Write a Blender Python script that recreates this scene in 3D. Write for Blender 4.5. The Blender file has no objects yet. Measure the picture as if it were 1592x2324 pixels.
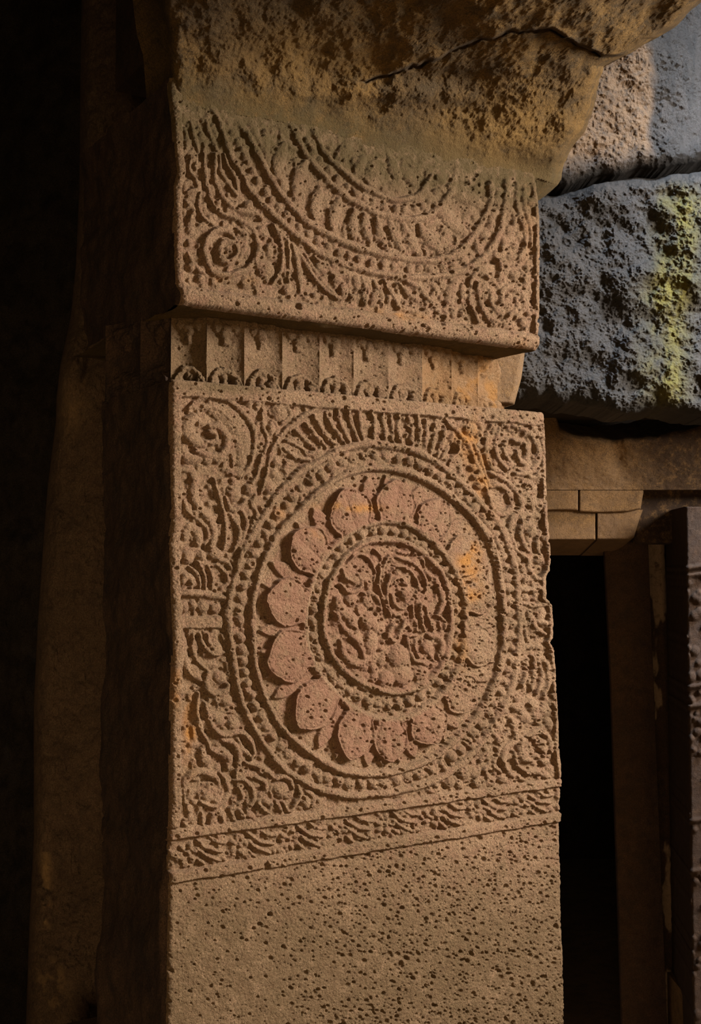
import bpy, math
import numpy as np
from mathutils import Vector

# ---------------------------------------------------------------- camera
scn = bpy.context.scene
COL = scn.collection
W, HH, F = 1592.0, 2324.0, 2600.0
CX, CY = 796.0, 1162.0
HOR = 1275.0
ALPHA = math.atan((HOR - CY) / F)
EYE = np.array([0.0, 0.0, 1.6])
cd = bpy.data.cameras.new('camera'); cam = bpy.data.objects.new('camera', cd); COL.objects.link(cam)
cd.sensor_fit = 'HORIZONTAL'; cd.sensor_width = 24.0; cd.lens = F / W * 24.0
cd.clip_start = 0.05; cd.clip_end = 100
cam.location = EYE; cam.rotation_euler = (math.pi / 2 + ALPHA, 0, 0)
scn.camera = cam

# ---------------------------------------------------------------- world, lamps, exposure
world = bpy.data.worlds.new('World'); scn.world = world; world.use_nodes = True
bg = world.node_tree.nodes['Background']
bg.inputs[0].default_value = (0.9, 0.85, 0.8, 1); bg.inputs[1].default_value = 0.006
scn.view_settings.view_transform = 'Standard'
try: scn.view_settings.look = 'None'
except Exception: pass
scn.view_settings.gamma = 1.0; scn.view_settings.use_curve_mapping = False
scn.view_settings.exposure = 0.0

def area(name, loc, target, size, power, color, size_y=None, spread=180):
    ld = bpy.data.lights.new(name, 'AREA'); ld.energy = power; ld.color = color; ld.spread = math.radians(spread)
    ld.shape = 'RECTANGLE'; ld.size = size; ld.size_y = size_y or size
    o = bpy.data.objects.new(name, ld); COL.objects.link(o); o.location = loc
    o.rotation_euler = (Vector(target) - Vector(loc)).to_track_quat('-Z', 'Y').to_euler()
    return o
# daylight from the open side of the hall (right), grazing the carved face
area('daylight_side', (4.0, 2.0, 3.1), (0.0, 2.8, 1.15), 1.0, 170, (1.0, 0.87, 0.75), 1.3, 95)
# cool sky light from high on the right
area('daylight_sky', (2.7, 2.7, 5.0), (1.45, 4.0, 2.6), 0.9, 34, (0.76, 0.86, 1.0), None, 36)
# light coming back off the sunlit forecourt in front of the hall
area('daylight_forecourt', (2.9, -2.2, 0.5), (0.1, 2.9, 1.4), 1.8, 58, (1.0, 0.58, 0.22), 1.2)
area('pier_fill', (-0.5, -2.4, 1.0), (-0.9, 3.5, 1.2), 1.2, 7, (1.0, 0.70, 0.40), 1.4, 60)  # added fill lamp that lifts the left pier, no such source is seen

# ---------------------------------------------------------------- geometry helpers
VPX = 4990.0
TH = math.atan(F / math.cos(ALPHA) / (VPX - CX))
T = np.array([math.cos(TH), math.sin(TH), 0.0])
N = np.array([math.sin(TH), -math.cos(TH), 0.0])
UP = np.array([0, 0, 1.0])
P0 = np.array([0.0, 2.9, 1.6])
FWD = np.array([0, math.cos(ALPHA), math.sin(ALPHA)])
CUP = np.array([0, -math.sin(ALPHA), math.cos(ALPHA)])

def ray(px, py):
    px = np.asarray(px, float); py = np.asarray(py, float)
    px, py = np.broadcast_arrays(px, py)
    return FWD * F + np.stack([px - CX, 0 * px, 0 * px], -1) + (CY - py)[..., None] * CUP
def hit(px, py, p0, n):
    d = ray(px, py)
    t = np.dot(np.asarray(p0) - EYE, n) / (d @ n)
    return EYE + d * t[..., None]
def P(px, py, w=0.0):                       # point on the plane w metres in front of the carved face
    d = ray(px, py)
    t = (np.dot(P0 - EYE, N) + w) / (d @ N)
    return EYE + d * t[..., None]
def project(X):
    d = X - EYE
    z = d @ FWD
    return CX + F * d[..., 0] / z, CY - F * (d @ CUP) / z
def face_pt(u, z, w=0.0):
    u = np.asarray(u, float); z = np.asarray(z, float)
    u, z, w = np.broadcast_arrays(u, z, w)
    return np.array([P0[0], P0[1], 0]) + u[..., None] * T + w[..., None] * N + z[..., None] * UP
def uz(px, py):
    X = P(px, py); return (X - P0) @ T, X[..., 2]
def KY(K, px): return HOR + np.asarray(K) * (VPX - np.asarray(px)) / 4600.0
def zK(K): return float(uz(np.array(390.0), np.array(KY(K, 390.0)))[1])

_tab = np.random.RandomState(7).rand(8, 256, 256).astype(np.float32)
def vnoise(x, y, seed=0):
    xi = np.floor(x).astype(np.int64); yi = np.floor(y).astype(np.int64)
    fx = (x - xi).astype(np.float32); fy = (y - yi).astype(np.float32)
    fx = fx * fx * (3 - 2 * fx); fy = fy * fy * (3 - 2 * fy)
    t = _tab[seed % 8]; o = seed * 37
    a = t[(xi + o) & 255, (yi + o) & 255]; b = t[(xi + 1 + o) & 255, (yi + o) & 255]
    c = t[(xi + o) & 255, (yi + 1 + o) & 255]; d = t[(xi + 1 + o) & 255, (yi + 1 + o) & 255]
    return (a + (b - a) * fx) * (1 - fy) + (c + (d - c) * fx) * fy
def fbm(x, y, scale, octv=4, seed=0, gain=0.5):
    s = 0; a = 1.0; tot = 0
    for i in range(octv):
        s = s + a * (vnoise(x / scale * 2 ** i, y / scale * 2 ** i, seed + i) - 0.5); tot += a; a *= gain
    return s / tot * 2
def sstep(a, b, x):
    t = np.clip((x - a) / (b - a), 0, 1); return t * t * (3 - 2 * t)

# ---------------------------------------------------------------- materials
def stone(name, c1, c2, c3, tints=(), scale=6.0, grain=1.0, pores=0.5, rough=0.9, spec=0.25, streak=False, coarse=0.0):
    m = bpy.data.materials.new(name); m.use_nodes = True
    nt = m.node_tree; nd = nt.nodes; lk = nt.links
    bs = nd['Principled BSDF']; bs.inputs['Roughness'].default_value = rough
    bs.inputs['Specular IOR Level'].default_value = spec
    tc = nd.new('ShaderNodeTexCoord'); co = tc.outputs['Object']
    def noise(sc, det=6, rg=0.6, dist=0.0, vec=None):
        n = nd.new('ShaderNodeTexNoise'); n.inputs['Scale'].default_value = sc; n.inputs['Detail'].default_value = det
        n.inputs['Roughness'].default_value = rg; n.inputs['Distortion'].default_value = dist
        lk.new(vec or co, n.inputs['Vector']); return n.outputs['Fac']
    def ramp(fac, a, b):
        r = nd.new('ShaderNodeMapRange'); r.inputs[1].default_value = a; r.inputs[2].default_value = b
        r.interpolation_type = 'SMOOTHSTEP'; lk.new(fac, r.inputs[0]); return r.outputs[0]
    def mix(fac, A, B, mode='MIX'):
        x = nd.new('ShaderNodeMix'); x.data_type = 'RGBA'; x.blend_type = mode
        if isinstance(fac, float): x.inputs[0].default_value = fac
        else: lk.new(fac, x.inputs[0])
        for i, v in ((6, A), (7, B)):
            if isinstance(v, tuple): x.inputs[i].default_value = v + (1,)
            else: lk.new(v, x.inputs[i])
        return x.outputs[2]
    def math_(op, a, b):
        x = nd.new('ShaderNodeMath'); x.operation = op
        for i, v in ((0, a), (1, b)):
            if isinstance(v, float): x.inputs[i].default_value = v
            else: lk.new(v, x.inputs[i])
        return x.outputs[0]
    vec = co
    if streak:
        mp = nd.new('ShaderNodeMapping'); mp.inputs['Scale'].default_value = (1, 1, 0.3); lk.new(co, mp.inputs[0]); vec = mp.outputs[0]
    big = ramp(noise(scale, 5, 0.6, 0.4, vec), 0.36, 0.62)
    med = ramp(noise(scale * 5, 6, 0.7, 0.2, vec), 0.42, 0.68)
    col = mix(big, c1, c2); col = mix(med, col, c3)
    fine = noise(260, 3, 0.7)
    fr = nd.new('ShaderNodeMapRange'); fr.inputs[1].default_value = 0.3; fr.inputs[2].default_value = 0.7
    fr.inputs[3].default_value = 0.45; fr.inputs[4].default_value = 1.55; lk.new(fine, fr.inputs[0])
    vm = nd.new('ShaderNodeVectorMath'); vm.operation = 'SCALE'; lk.new(col, vm.inputs[0]); lk.new(fr.outputs[0], vm.inputs['Scale'])
    col = vm.outputs[0]
    if tints:
        at = nd.new('ShaderNodeAttribute'); at.attribute_name = 'tint'
        sp = nd.new('ShaderNodeSeparateColor'); lk.new(at.outputs['Color'], sp.inputs[0])
        br = ramp(noise(30, 6, 0.75), 0.25, 0.55)
        for i, tcol in enumerate(tints):
            f = math_('MULTIPLY', sp.outputs[i], br)
            col = mix(f, col, tcol)
    lk.new(col, bs.inputs['Base Color'])
    # relief: grain + pores
    h = math_('ADD', math_('MULTIPLY', noise(150, 5, 0.8), 0.0042 * grain), math_('MULTIPLY', noise(420, 2, 0.7), 0.0012 * grain))
    if coarse:
        h = math_('ADD', h, math_('MULTIPLY', noise(34, 6, 0.65, 0.6), 0.03 * coarse))
    if pores:
        for sc, dep, thr in ((150.0, 0.0016, 0.30), (330.0, 0.0009, 0.33)):
            v = nd.new('ShaderNodeTexVoronoi'); v.inputs['Scale'].default_value = sc; v.inputs['Randomness'].default_value = 1
            lk.new(co, v.inputs['Vector'])
            hole = ramp(v.outputs['Distance'], thr, thr * 0.45)
            sel = nd.new('ShaderNodeSeparateColor'); lk.new(v.outputs['Color'], sel.inputs[0])
            pick = ramp(sel.outputs[0], 1.0 - pores, 1.0 - pores + 0.1)
            h = math_('SUBTRACT', h, math_('MULTIPLY', math_('MULTIPLY', hole, pick), dep * 1.6))
    bp = nd.new('ShaderNodeBump'); bp.inputs['Strength'].default_value = 1.0; bp.inputs['Distance'].default_value = 1.0
    lk.new(h, bp.inputs['Height']); lk.new(bp.outputs[0], bs.inputs['Normal'])
    return m
M_pillar = stone('carved_basalt', (0.235, 0.155, 0.088), (0.315, 0.208, 0.125), (0.270, 0.162, 0.100),
                 ((0.30, 0.150, 0.098), (0.44, 0.215, 0.062), (0.115, 0.082, 0.035)), pores=0.85, grain=2.4)
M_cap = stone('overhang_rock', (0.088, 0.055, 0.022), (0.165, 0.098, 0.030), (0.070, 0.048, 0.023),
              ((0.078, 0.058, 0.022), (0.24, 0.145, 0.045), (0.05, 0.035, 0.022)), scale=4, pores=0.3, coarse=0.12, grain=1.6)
M_block = stone('weathered_basalt', (0.040, 0.038, 0.036), (0.060, 0.054, 0.049), (0.028, 0.027, 0.026),
                ((0.23, 0.15, 0.085), (0.135, 0.118, 0.016), (0.02, 0.02, 0.02)), scale=5, pores=0.35, rough=0.5, spec=0.35, streak=True, coarse=0.3, grain=1.9)
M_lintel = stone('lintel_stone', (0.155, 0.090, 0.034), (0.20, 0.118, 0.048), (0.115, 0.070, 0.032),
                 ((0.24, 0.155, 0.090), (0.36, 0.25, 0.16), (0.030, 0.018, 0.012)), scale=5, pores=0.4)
M_shade = stone('pier_rock', (0.15, 0.10, 0.055), (0.19, 0.125, 0.07), (0.11, 0.075, 0.045),
                ((0.10, 0.045, 0.025), (0.42, 0.26, 0.11), (0.05, 0.035, 0.025)), scale=4, pores=0.2, coarse=0.3)
M_dark = stone('cave_rock', (0.032, 0.026, 0.020), (0.042, 0.033, 0.025), (0.022, 0.018, 0.015), scale=2, pores=0.0, coarse=0.15, spec=0.05)
M_side = stone('shaded_side', (0.060, 0.036, 0.024), (0.085, 0.050, 0.030), (0.045, 0.030, 0.022), scale=3, pores=0.2, coarse=0.2)  # darker copy of the pillar stone, shade painted on its left sides
M_jamb = stone('dim_jamb', (0.060, 0.034, 0.020), (0.075, 0.042, 0.023), (0.042, 0.027, 0.018), ((0.33, 0.22, 0.13), (0.34, 0.23, 0.14), (0.030, 0.018, 0.012)), scale=4, pores=0.2)
M_floor = stone('earth_floor', (0.22, 0.16, 0.10), (0.28, 0.20, 0.12), (0.18, 0.13, 0.09), scale=3, pores=0.0)

# ---------------------------------------------------------------- mesh builders
FLZ = -0.45
def link(name, me, mat, parent=None, **props):
    o = bpy.data.objects.new(name, me); COL.objects.link(o)
    if mat: me.materials.append(mat)
    if parent is not None: o.parent = parent
    for k, v in props.items(): o[k] = v
    return o
def mesh_np(name, V, Q, mat, parent=None, tint=None, nrm=None, smooth=True, **props):
    off = np.zeros(3)
    p = parent
    while p is not None:
        off = off + np.array(p.location); p = p.parent
    V = np.ascontiguousarray(V, dtype=np.float64) - off
    Q = np.ascontiguousarray(Q, dtype=np.int32)
    me = bpy.data.meshes.new(name)
    me.vertices.add(len(V)); me.vertices.foreach_set('co', V.astype(np.float32).ravel())
    me.loops.add(Q.size); me.loops.foreach_set('vertex_index', Q.ravel())
    me.polygons.add(len(Q)); me.polygons.foreach_set('loop_start', (np.arange(len(Q)) * 4).astype(np.int32))
    me.polygons.foreach_set('use_smooth', np.full(len(Q), smooth))
    me.update(calc_edges=True)
    if tint is not None:
        a = me.color_attributes.new('tint', 'BYTE_COLOR', 'POINT')
        c = np.ones((len(V), 4), np.float32); c[:, :3] = np.clip(tint, 0, 1)
        a.data.foreach_set('color', c.ravel())
    if nrm is not None:
        me.normals_split_custom_set_from_vertices(nrm.astype(np.float32).tolist())
    return link(name, me, mat, parent, **props)
def grid_quads(nr, nc, flip=False):
    i = np.arange(nr * nc).reshape(nr, nc)
    q = np.stack([i[:-1, :-1], i[:-1, 1:], i[1:, 1:], i[1:, :-1]], -1).reshape(-1, 4)
    return q[:, ::-1] if flip else q
def empty(name, loc, label=None, cat=None, **props):
    o = bpy.data.objects.new(name, None); COL.objects.link(o); o.location = loc; o.empty_display_size = 0.2
    if label: o['label'] = label; o['category'] = cat
    for k, v in props.items(): o[k] = v
    return o

# ---------------------------------------------------------------- relief raster (height in metres, in the frame of the carved face)
RX0, RX1, RY0, RY1 = 360, 1300, 180, 2380
Hh = np.zeros((RY1 - RY0, RX1 - RX0), np.float32)
ID = np.zeros(Hh.shape, np.int32)
yy, xx = np.mgrid[RY0:RY1, RX0:RX1].astype(np.float32)
PARTS = {0: ('face', None)}
def newid(name, label=None):
    k = len(PARTS); PARTS[k] = (name, label); return k
def put(win, h, pid, thr=0.0012, mode='max', base=0.0):
    y0, y1, x0, x1 = win
    sub = Hh[y0:y1, x0:x1]; sid = ID[y0:y1, x0:x1]
    if mode == 'add':
        sub += h; return
    hh = np.where(h > 0, h + base, -1)
    m = (hh > sub + 0.0003) & (h > thr * 0.4)
    if pid is not None: sid[m & (h > thr)] = pid
    np.copyto(sub, np.where(m, hh, sub))
def window(x0, x1, y0, y1):
    a = max(0, int(y0 - RY0)); b = min(Hh.shape[0], int(y1 - RY0) + 1)
    c = max(0, int(x0 - RX0)); d = min(Hh.shape[1], int(x1 - RX0) + 1)
    return (a, b, c, d)
def crom(p, n=6):
    p = np.asarray(p, float)
    if len(p) < 3: 
        t = np.linspace(0, 1, n)[:, None]; return p[0] * (1 - t) + p[-1] * t
    q = np.vstack([2 * p[0] - p[1], p, 2 * p[-1] - p[-2]]); out = []
    for i in range(1, len(q) - 2):
        for t in np.arange(n) / n:
            out.append(0.5 * ((2 * q[i]) + (-q[i - 1] + q[i + 1]) * t + (2 * q[i - 1] - 5 * q[i] + 4 * q[i + 1] - q[i + 2]) * t * t
                              + (-q[i - 1] + 3 * q[i] - 3 * q[i + 1] + q[i + 2]) * t ** 3))
    out.append(p[-1]); return np.array(out)
def dist_line(X, Y, pts):
    D = np.full(X.shape, 1e9, np.float32); S = np.zeros(X.shape, np.float32)
    n = len(pts) - 1
    for i in range(n):
        ax, ay = pts[i]; bx, by = pts[i + 1]
        dx, dy = bx - ax, by - ay; L = dx * dx + dy * dy + 1e-9
        t = np.clip(((X - ax) * dx + (Y - ay) * dy) / L, 0, 1)
        d = (X - ax - t * dx) ** 2 + (Y - ay - t * dy) ** 2
        m = d < D; D[m] = d[m]; S[m] = ((i + t) / n)[m]
    return np.sqrt(D), S
def ridge(pts, w=6.0, h=0.009, name='scroll_carving', taper=0.35, pid=-1, sub=5, base=0.0, label=None):
    pts = crom(pts, sub); m = w + 2
    win = window(pts[:, 0].min() - m, pts[:, 0].max() + m, pts[:, 1].min() - m, pts[:, 1].max() + m)
    X = xx[win[0]:win[1], win[2]:win[3]]; Y = yy[win[0]:win[1], win[2]:win[3]]
    if X.size == 0: return
    D, S = dist_line(X, Y, pts)
    ww = w * (1 - taper * np.abs(2 * S - 1) ** 3)
    hh = h * np.clip(1 - (D / ww) ** 2, 0, 1) ** 0.6
    if pid == -1: pid = newid(name, label)
    put(win, hh, pid, base=base); return pid
def dome(x, y, rx, ry=None, ang=0.0, h=0.009, name='bead', pid=-1, power=0.6, base=0.0, label=None):
    ry = ry or rx; m = max(rx, ry) + 2
    win = window(x - m, x + m, y - m, y + m)
    X = xx[win[0]:win[1], win[2]:win[3]] - x; Y = yy[win[0]:win[1], win[2]:win[3]] - y
    if X.size == 0: return
    c, s = math.cos(ang), math.sin(ang)
    a = (X * c + Y * s) / rx; b = (-X * s + Y * c) / ry
    hh = h * np.clip(1 - a * a - b * b, 0, 1) ** power
    if pid == -1: pid = newid(name, label)
    put(win, hh, pid, base=base); return pid
def groove(pts, w=2.0, d=0.003):
    pts = crom(pts, 5); m = w * 2 + 2
    win = window(pts[:, 0].min() - m, pts[:, 0].max() + m, pts[:, 1].min() - m, pts[:, 1].max() + m)
    X = xx[win[0]:win[1], win[2]:win[3]]; Y = yy[win[0]:win[1], win[2]:win[3]]
    D, S = dist_line(X, Y, pts)
    put(win, -d * np.exp(-(D / w) ** 2), None, mode='add')
def Z(x0, y0, s): return lambda *p: [(x0 + a / s, y0 + b / s) for a, b in p]

# --- the two face outlines
XL = lambda y: np.interp(y, [100, 200, 283, 346, 393, 424, 503, 581, 644, 668, 700, 850, 880, 1021, 1106, 1191, 1233, 1332, 1403, 1485, 1570, 1683, 1824, 1937, 2019, 2324, 2500],
                         [384, 388, 391, 395, 400, 392, 393, 393, 397, 402, 404, 389, 384, 384, 384, 387, 381, 384, 387, 390, 387, 384, 384, 381, 383, 378, 377])
XR = lambda y: np.interp(y, [100, 408, 503, 691, 754, 790, 900, 929, 987, 1073, 1160, 1218, 1270, 1296, 1308, 1358, 1374, 1417, 1447, 1458, 1471, 1518, 1577, 1636, 1695, 1731, 1784, 1858, 1931, 2324, 2500],
                         [1216, 1218, 1222, 1222, 1219, 1214, 1222, 1228, 1233, 1236, 1239, 1243, 1246, 1243, 1236, 1236, 1249, 1253, 1251, 1245, 1254, 1257, 1260, 1264, 1264, 1269, 1272, 1272, 1272, 1283, 1288])
KK = (yy - HOR) * 4600.0 / (VPX - xx)
wob = fbm(xx, yy, 60, 3, 3) * 5
low = yy > (HOR - 500 * (VPX - xx) / 4600.0)

# --- medallion of the lower block
C1 = (860.0, 1408.0)
th1 = np.arctan2(yy - C1[1], xx - C1[0]); r1 = np.hypot(xx - C1[0], yy - C1[1])
def rad(points, C, closed=True):
    p = np.array(points, float); a = np.arctan2(p[:, 1] - C[1], p[:, 0] - C[0]); r = np.hypot(p[:, 0] - C[0], p[:, 1] - C[1])
    o = np.argsort(a); a = a[o]; r = r[o]
    g = np.linspace(-math.pi, math.pi, 721)
    R = np.interp(g, a, r, period=2 * math.pi)
    k = np.hanning(27); k /= k.sum()
    R = np.convolve(np.r_[R[-40:-1], R, R[1:40]], k, 'same')[39:-39]
    return lambda t: np.interp(t, g, R).astype(np.float32)
RA = rad([(514,1400),(520,1457),(528,1513),(537,1570),(557,1620),(582,1666),(613,1711),(641,1745),(681,1770),(723,1790),(766,1804),(820,1804),(879,1798),(953,1781),(1027,1745),(1085,1690),(1127,1624),(1151,1577),(1165,1527),(1171,1474),(1175,1409),(1173,1370),(1170,1328),(1158,1261),(1138,1212),(1112,1169),(1080,1134),(1040,1094),(993,1053),(936,1024),(878,1011),(820,1009),(766,1022),(723,1048),(670,1078),(641,1106),(613,1140),(596,1171),(573,1208),(551,1242),(534,1298),(520,1343)], C1)
RB = rad([(569,1400),(571,1457),(576,1507),(590,1558),(607,1603),(630,1643),(661,1677),(695,1705),(737,1731),(780,1748),(820,1757),(879,1753),(938,1738),(1000,1703),(1060,1650),(1100,1592),(1127,1527),(1138,1474),(1141,1415),(1138,1377),(1132,1319),(1123,1273),(1109,1226),(1089,1195),(1060,1160),(1022,1128),(982,1099),(936,1076),(878,1063),(820,1064),(751,1092),(709,1126),(675,1163),(638,1199),(610,1239),(590,1290),(576,1343)], C1)
RC = rad([(871,1181),(919,1191),(966,1220),(1002,1255),(1026,1294),(1043,1339),(1050,1399),(1048,1446),(1038,1506),(1010,1556),(970,1600),(919,1628),(883,1635),(835,1628),(787,1602),(752,1570),(721,1537),(699,1494),(687,1446),(686,1399),(694,1351),(709,1303),(733,1260),(764,1227),(811,1196)], C1)
RD = rad([(871,1226),(907,1229),(938,1244),(966,1263),(990,1289),(1007,1322),(1014,1363),(1019,1399),(1017,1446),(1007,1494),(985,1528),(954,1554),(919,1568),(883,1570),(847,1561),(811,1547),(780,1525),(756,1499),(740,1468),(730,1434),(729,1399),(733,1363),(742,1327),(759,1294),(783,1260),(811,1236)], C1)
FULL = (0, Hh.shape[0], 0, Hh.shape[1])
def ringr(R, r, th, w, h, name, mask=None, base=0.0):
    d = np.abs(r - R(th) + fbm(xx, yy, 34, 2, 5) * 2.2)
    hh = h * np.clip(1 - (d / (w * (1 + 0.2 * fbm(xx, yy, 50, 2, 6)))) ** 2, 0, 1) ** 0.55
    if mask is not None: hh = hh * mask
    put(FULL, hh, newid(name), base=base)
ringr(RA, r1, th1, 9.5, 0.013, 'ring_moulding')
ringr(RB, r1, th1, 9.0, 0.013, 'ring_moulding')
ringr(RC, r1, th1, 10.0, 0.016, 'ring_moulding')
ringr(RD, r1, th1, 8.5, 0.014, 'ring_moulding')
rs = np.random.RandomState(3)
def beads(Ra, Rb, C, a0, a1, step, rr, h, jit=1.0, skip=0.0, radial=1.0):
    a = a0
    while a < a1:
        R = float((Ra(a) + Rb(a)) / 2)
        x = C[0] + R * math.cos(a); y = C[1] + R * math.sin(a)
        k = rr * (1 + rs.uniform(-.14, .12))
        if rs.rand() > skip:
            dome(x + rs.uniform(-jit, jit), y + rs.uniform(-jit, jit), k * radial, k, a, h * rs.uniform(.75, 1.15), 'bead')
        a += step / R * (1 + rs.uniform(-.05, .05))
beads(RA, RB, C1, -math.pi, math.pi - 0.05, 26.0, 12.2, 0.012, radial=1.05)
beads(RC, RD, C1, -math.pi, math.pi - 0.08, 25.0, 11.6, 0.011)

# petals: rho 0 at the inner ring, 1 at the outer ring
ra = RC(th1) + 9; rb = RB(th1) - 8
rho = (r1 - ra) / (rb - ra)
zone = (rho > -0.08) & (rho < 1.0)
def petal(cx, cy, tip, widepx, h, main=True, r0=0.0):
    a = math.atan2(cy - C1[1], cx - C1[0])
    da = (th1 - a + math.pi) % (2 * math.pi) - math.pi
    lat = np.abs(da) * r1
    win = window(cx - 130, cx + 130, cy - 130, cy + 130)
    s = (slice(win[0], win[1]), slice(win[2], win[3]))
    q = np.clip((rho[s] - r0) / (tip - r0), 0, 1)
    half = widepx * np.clip(np.where(q < .45, 0.72 + 0.28 * np.sin(q / .45 * math.pi / 2), np.clip(1 - ((q - .45) / .55) ** 1.7, 0, 1) ** 0.8), 0, 1)
    ok = (rho[s] > -0.1) & (rho[s] < tip) & (np.abs(da[s]) < 0.6)
    e = half - lat[s]                              # distance in from the side
    e2 = (tip - rho[s]) * (rb - ra)[s]
    ed = np.minimum(e, e2 * 1.3)
    hh = h * sstep(0, 3.2, ed) * (1 - 0.16 * (lat[s] / np.maximum(half, 1)) ** 2)
    if main:
        hh += 0.0030 * np.exp(-((ed - 3.8) / 2.4) ** 2) * (ed > 0)
        hh -= 0.0018 * np.exp(-((ed - 9.0) / 2.6) ** 2) * (ed > 0)
        vn = da[s] * r1[s]
        hh -= 0.0016 * np.exp(-(vn / 2.2) ** 2) * (q < .8) * (ed > 0)
        hh += 0.002 * np.exp(-((np.abs(vn) - widepx * .38) / (widepx * .25)) ** 2) * (ed > 3)
    hh = np.where(ok & (ed > 0), hh, 0)
    put(win, hh.astype(np.float32), newid('petal' if main else 'small_petal'))
mains = [(783,1150,52),(892,1130,47),(978,1178,42),(1046,1262,46),(1085,1352,42),(1083,1468,46),(1035,1568,46),(965,1642,47),
         (880,1697,40),(793,1690,44),(700,1610,50),(640,1492,60),(648,1366,56),(692,1243,52)]
angs = sorted(math.atan2(y - C1[1], x - C1[0]) for x, y, _ in mains)
for i, a in enumerate(angs):
    b = angs[(i + 1) % len(angs)] + (2 * math.pi if i == len(angs) - 1 else 0)
    g = b - a
    for f, tp, ww in ((0.5, 0.93, 19), (0.5 + .32 * rs.choice([-1, 1]), 0.97, 12)):
        m = a + g * f; R = float(RC(((m + math.pi) % (2 * math.pi)) - math.pi)) + 60
        petal(C1[0] + R * math.cos(m), C1[1] + R * math.sin(m), tp, ww, 0.0075, False, 0.2)
for x, y, w_ in mains: petal(x, y, 0.86 + rs.uniform(-.03, .04), w_ * 1.06, 0.0155, True)

# centre group of the medallion
z6 = Z(680, 1160, 4.19)
def R6(w, h, *p, name='scroll_carving', taper=.3): ridge(z6(*p), w, h, name, taper)
def D6(x, y, rx, ry=None, ang=0, h=.011, name='figure_carving'):
    (a, b), = z6((x, y)); dome(a, b, rx / 4.19, (ry or rx) / 4.19, ang, h, name, power=.55)
R6(5.5, .012, (385,540),(420,630),(490,670)); D6(520,660,58)
R6(7, .012, (385,700),(460,765),(550,745),(575,670),(540,600))
R6(4, .009, (440,500),(530,420),(620,430),(680,500),(705,580),(690,660))
R6(4.5, .011, (700,370),(755,430),(750,560),(738,700),(780,830),(850,1000))
R6(5, .010, (840,420),(790,520),(765,640))
R6(6.5, .012, (880,545),(835,650),(808,790),(828,900),(875,975),(960,990))
R6(5, .011, (900,525),(1000,545),(1080,620),(1108,720),(1085,810))
R6(5, .011, (930,450),(1040,480),(1130,560),(1185,670),(1180,780))
R6(5, .010, (950,400),(1080,410),(1150,460),(1175,530))
R6(9, .011, (1200,600),(1280,670),(1330,780),(1345,880),(1310,970))
D6(1000,780,68,75); R6(8, .011, (860,700),(920,650),(1000,700))
R6(6, .010, (860,800),(890,880),(960,930),(1050,860))
for s_ in (((1065,840),(1058,960),(1090,1060),(1105,1140)), ((1140,870),(1130,960),(1150,1050),(1175,1140)),
           ((1190,900),(1210,1010),(1262,1120)), ((1290,990),(1365,1040),(1370,1120)), ((1000,960),(1010,1060),(960,1120))):
    R6(5.5, .010, *s_)
D6(485,845,66); D6(640,850,55,80,0,.010)
R6(6, .011, (600,780),(700,800),(745,900),(755,960))
R6(15, .013, (340,840),(390,950),(470,1010),(505,1130), name='figure_carving')
D6(650,1050,85,100,-.6,.014); D6(740,1120,75,60,0,.012)
R6(9, .012, (330,960),(380,1080),(470,1170),(560,1270),(590,1390), name='figure_carving')
R6(10, .012, (370,1230),(400,1350),(470,1430),(560,1450),(620,1390), name='figure_carving')
D6(665,1250,75,130,.1,.013); D6(500,1360,55,70,.4,.005)
R6(7, .012, (1000,970),(960,1090),(900,1230),(830,1200),(865,1100),(960,1010))
R6(6, .011, (1100,1180),(1015,1190),(1020,1310),(1075,1410),(1150,1440))
R6(5, .010, (1085,1215),(1080,1320),(1125,1390)); D6(1205,1290,62,70)
R6(9, .011, (1220,1180),(1310,1210),(1350,1300),(1310,1390))
R6(7, .009, (1160,1440),(1210,1460),(1280,1430))
D6(930,1390,110,120,.2,.015); D6(960,1560,115,110,0,.015); D6(1135,1540,85,80,0,.012); D6(810,1610,80,95,.2,.013)
D6(765,1430,45,65,.3,.010); D6(700,1500,45,60,0,.009); D6(590,1640,120,55,.55,.010); D6(700,1580,40,60,.3,.009)
D6(930,1310,55,50,0,.010); D6(760,1300,45,40,0,.008); D6(340,1100,25,90,-.2,.007); D6(1060,1050,22,60,0,.006)

# fan of pleated leaves over the medallion
fan = [(590,1120),(598,1085),(607,1045),(621,1007),(643,980),(675,953),(709,931),(755,915),(820,910),(878,915),(940,925),(985,940),(1022,966),(1045,990),(1062,1013),(1078,1050),(1092,1085),(1105,1125)]
ridge(fan, 7, .010, 'ring_moulding', 0.3)
z4 = Z(370, 880, 3.538); z5 = Z(820, 900, 3.461); z7 = Z(370, 1400, 3.538); z8 = Z(820, 1400, 3.387)
z1 = Z(360, 220, 3.184); z2 = Z(800, 220, 3.184)
pl = []
for f in (z4, ): pl += [z4((960,490),(1060,560),(1165,585)), z4((985,430),(1090,480),(1150,540),(1235,510)), z4((1050,340),(1130,420),(1225,510)), z4((1140,290),(1200,370),(1300,480)),
     z4((1200,220),(1260,330),(1330,420),(1385,455)), z4((1300,195),(1340,300),(1400,380),(1445,450)), z4((1390,175),(1420,300),(1490,430)), z4((1480,160),(1500,280),(1560,440)), z4((1560,140),(1570,280),(1600,430))]
pl += [z5((75,130),(95,240),(80,360)), z5((150,105),(165,230),(180,365)), z5((215,110),(225,240),(235,370)), z5((285,140),(275,260),(310,380)), z5((355,150),(385,280),(385,400)),
     z5((425,150),(450,270),(420,420)), z5((490,190),(500,300),(480,440)), z5((570,220),(565,330),(530,460)), z5((640,240),(635,350),(585,480)), z5((705,290),(680,380),(615,500)), z5((765,350),(750,430),(690,500))]
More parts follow.
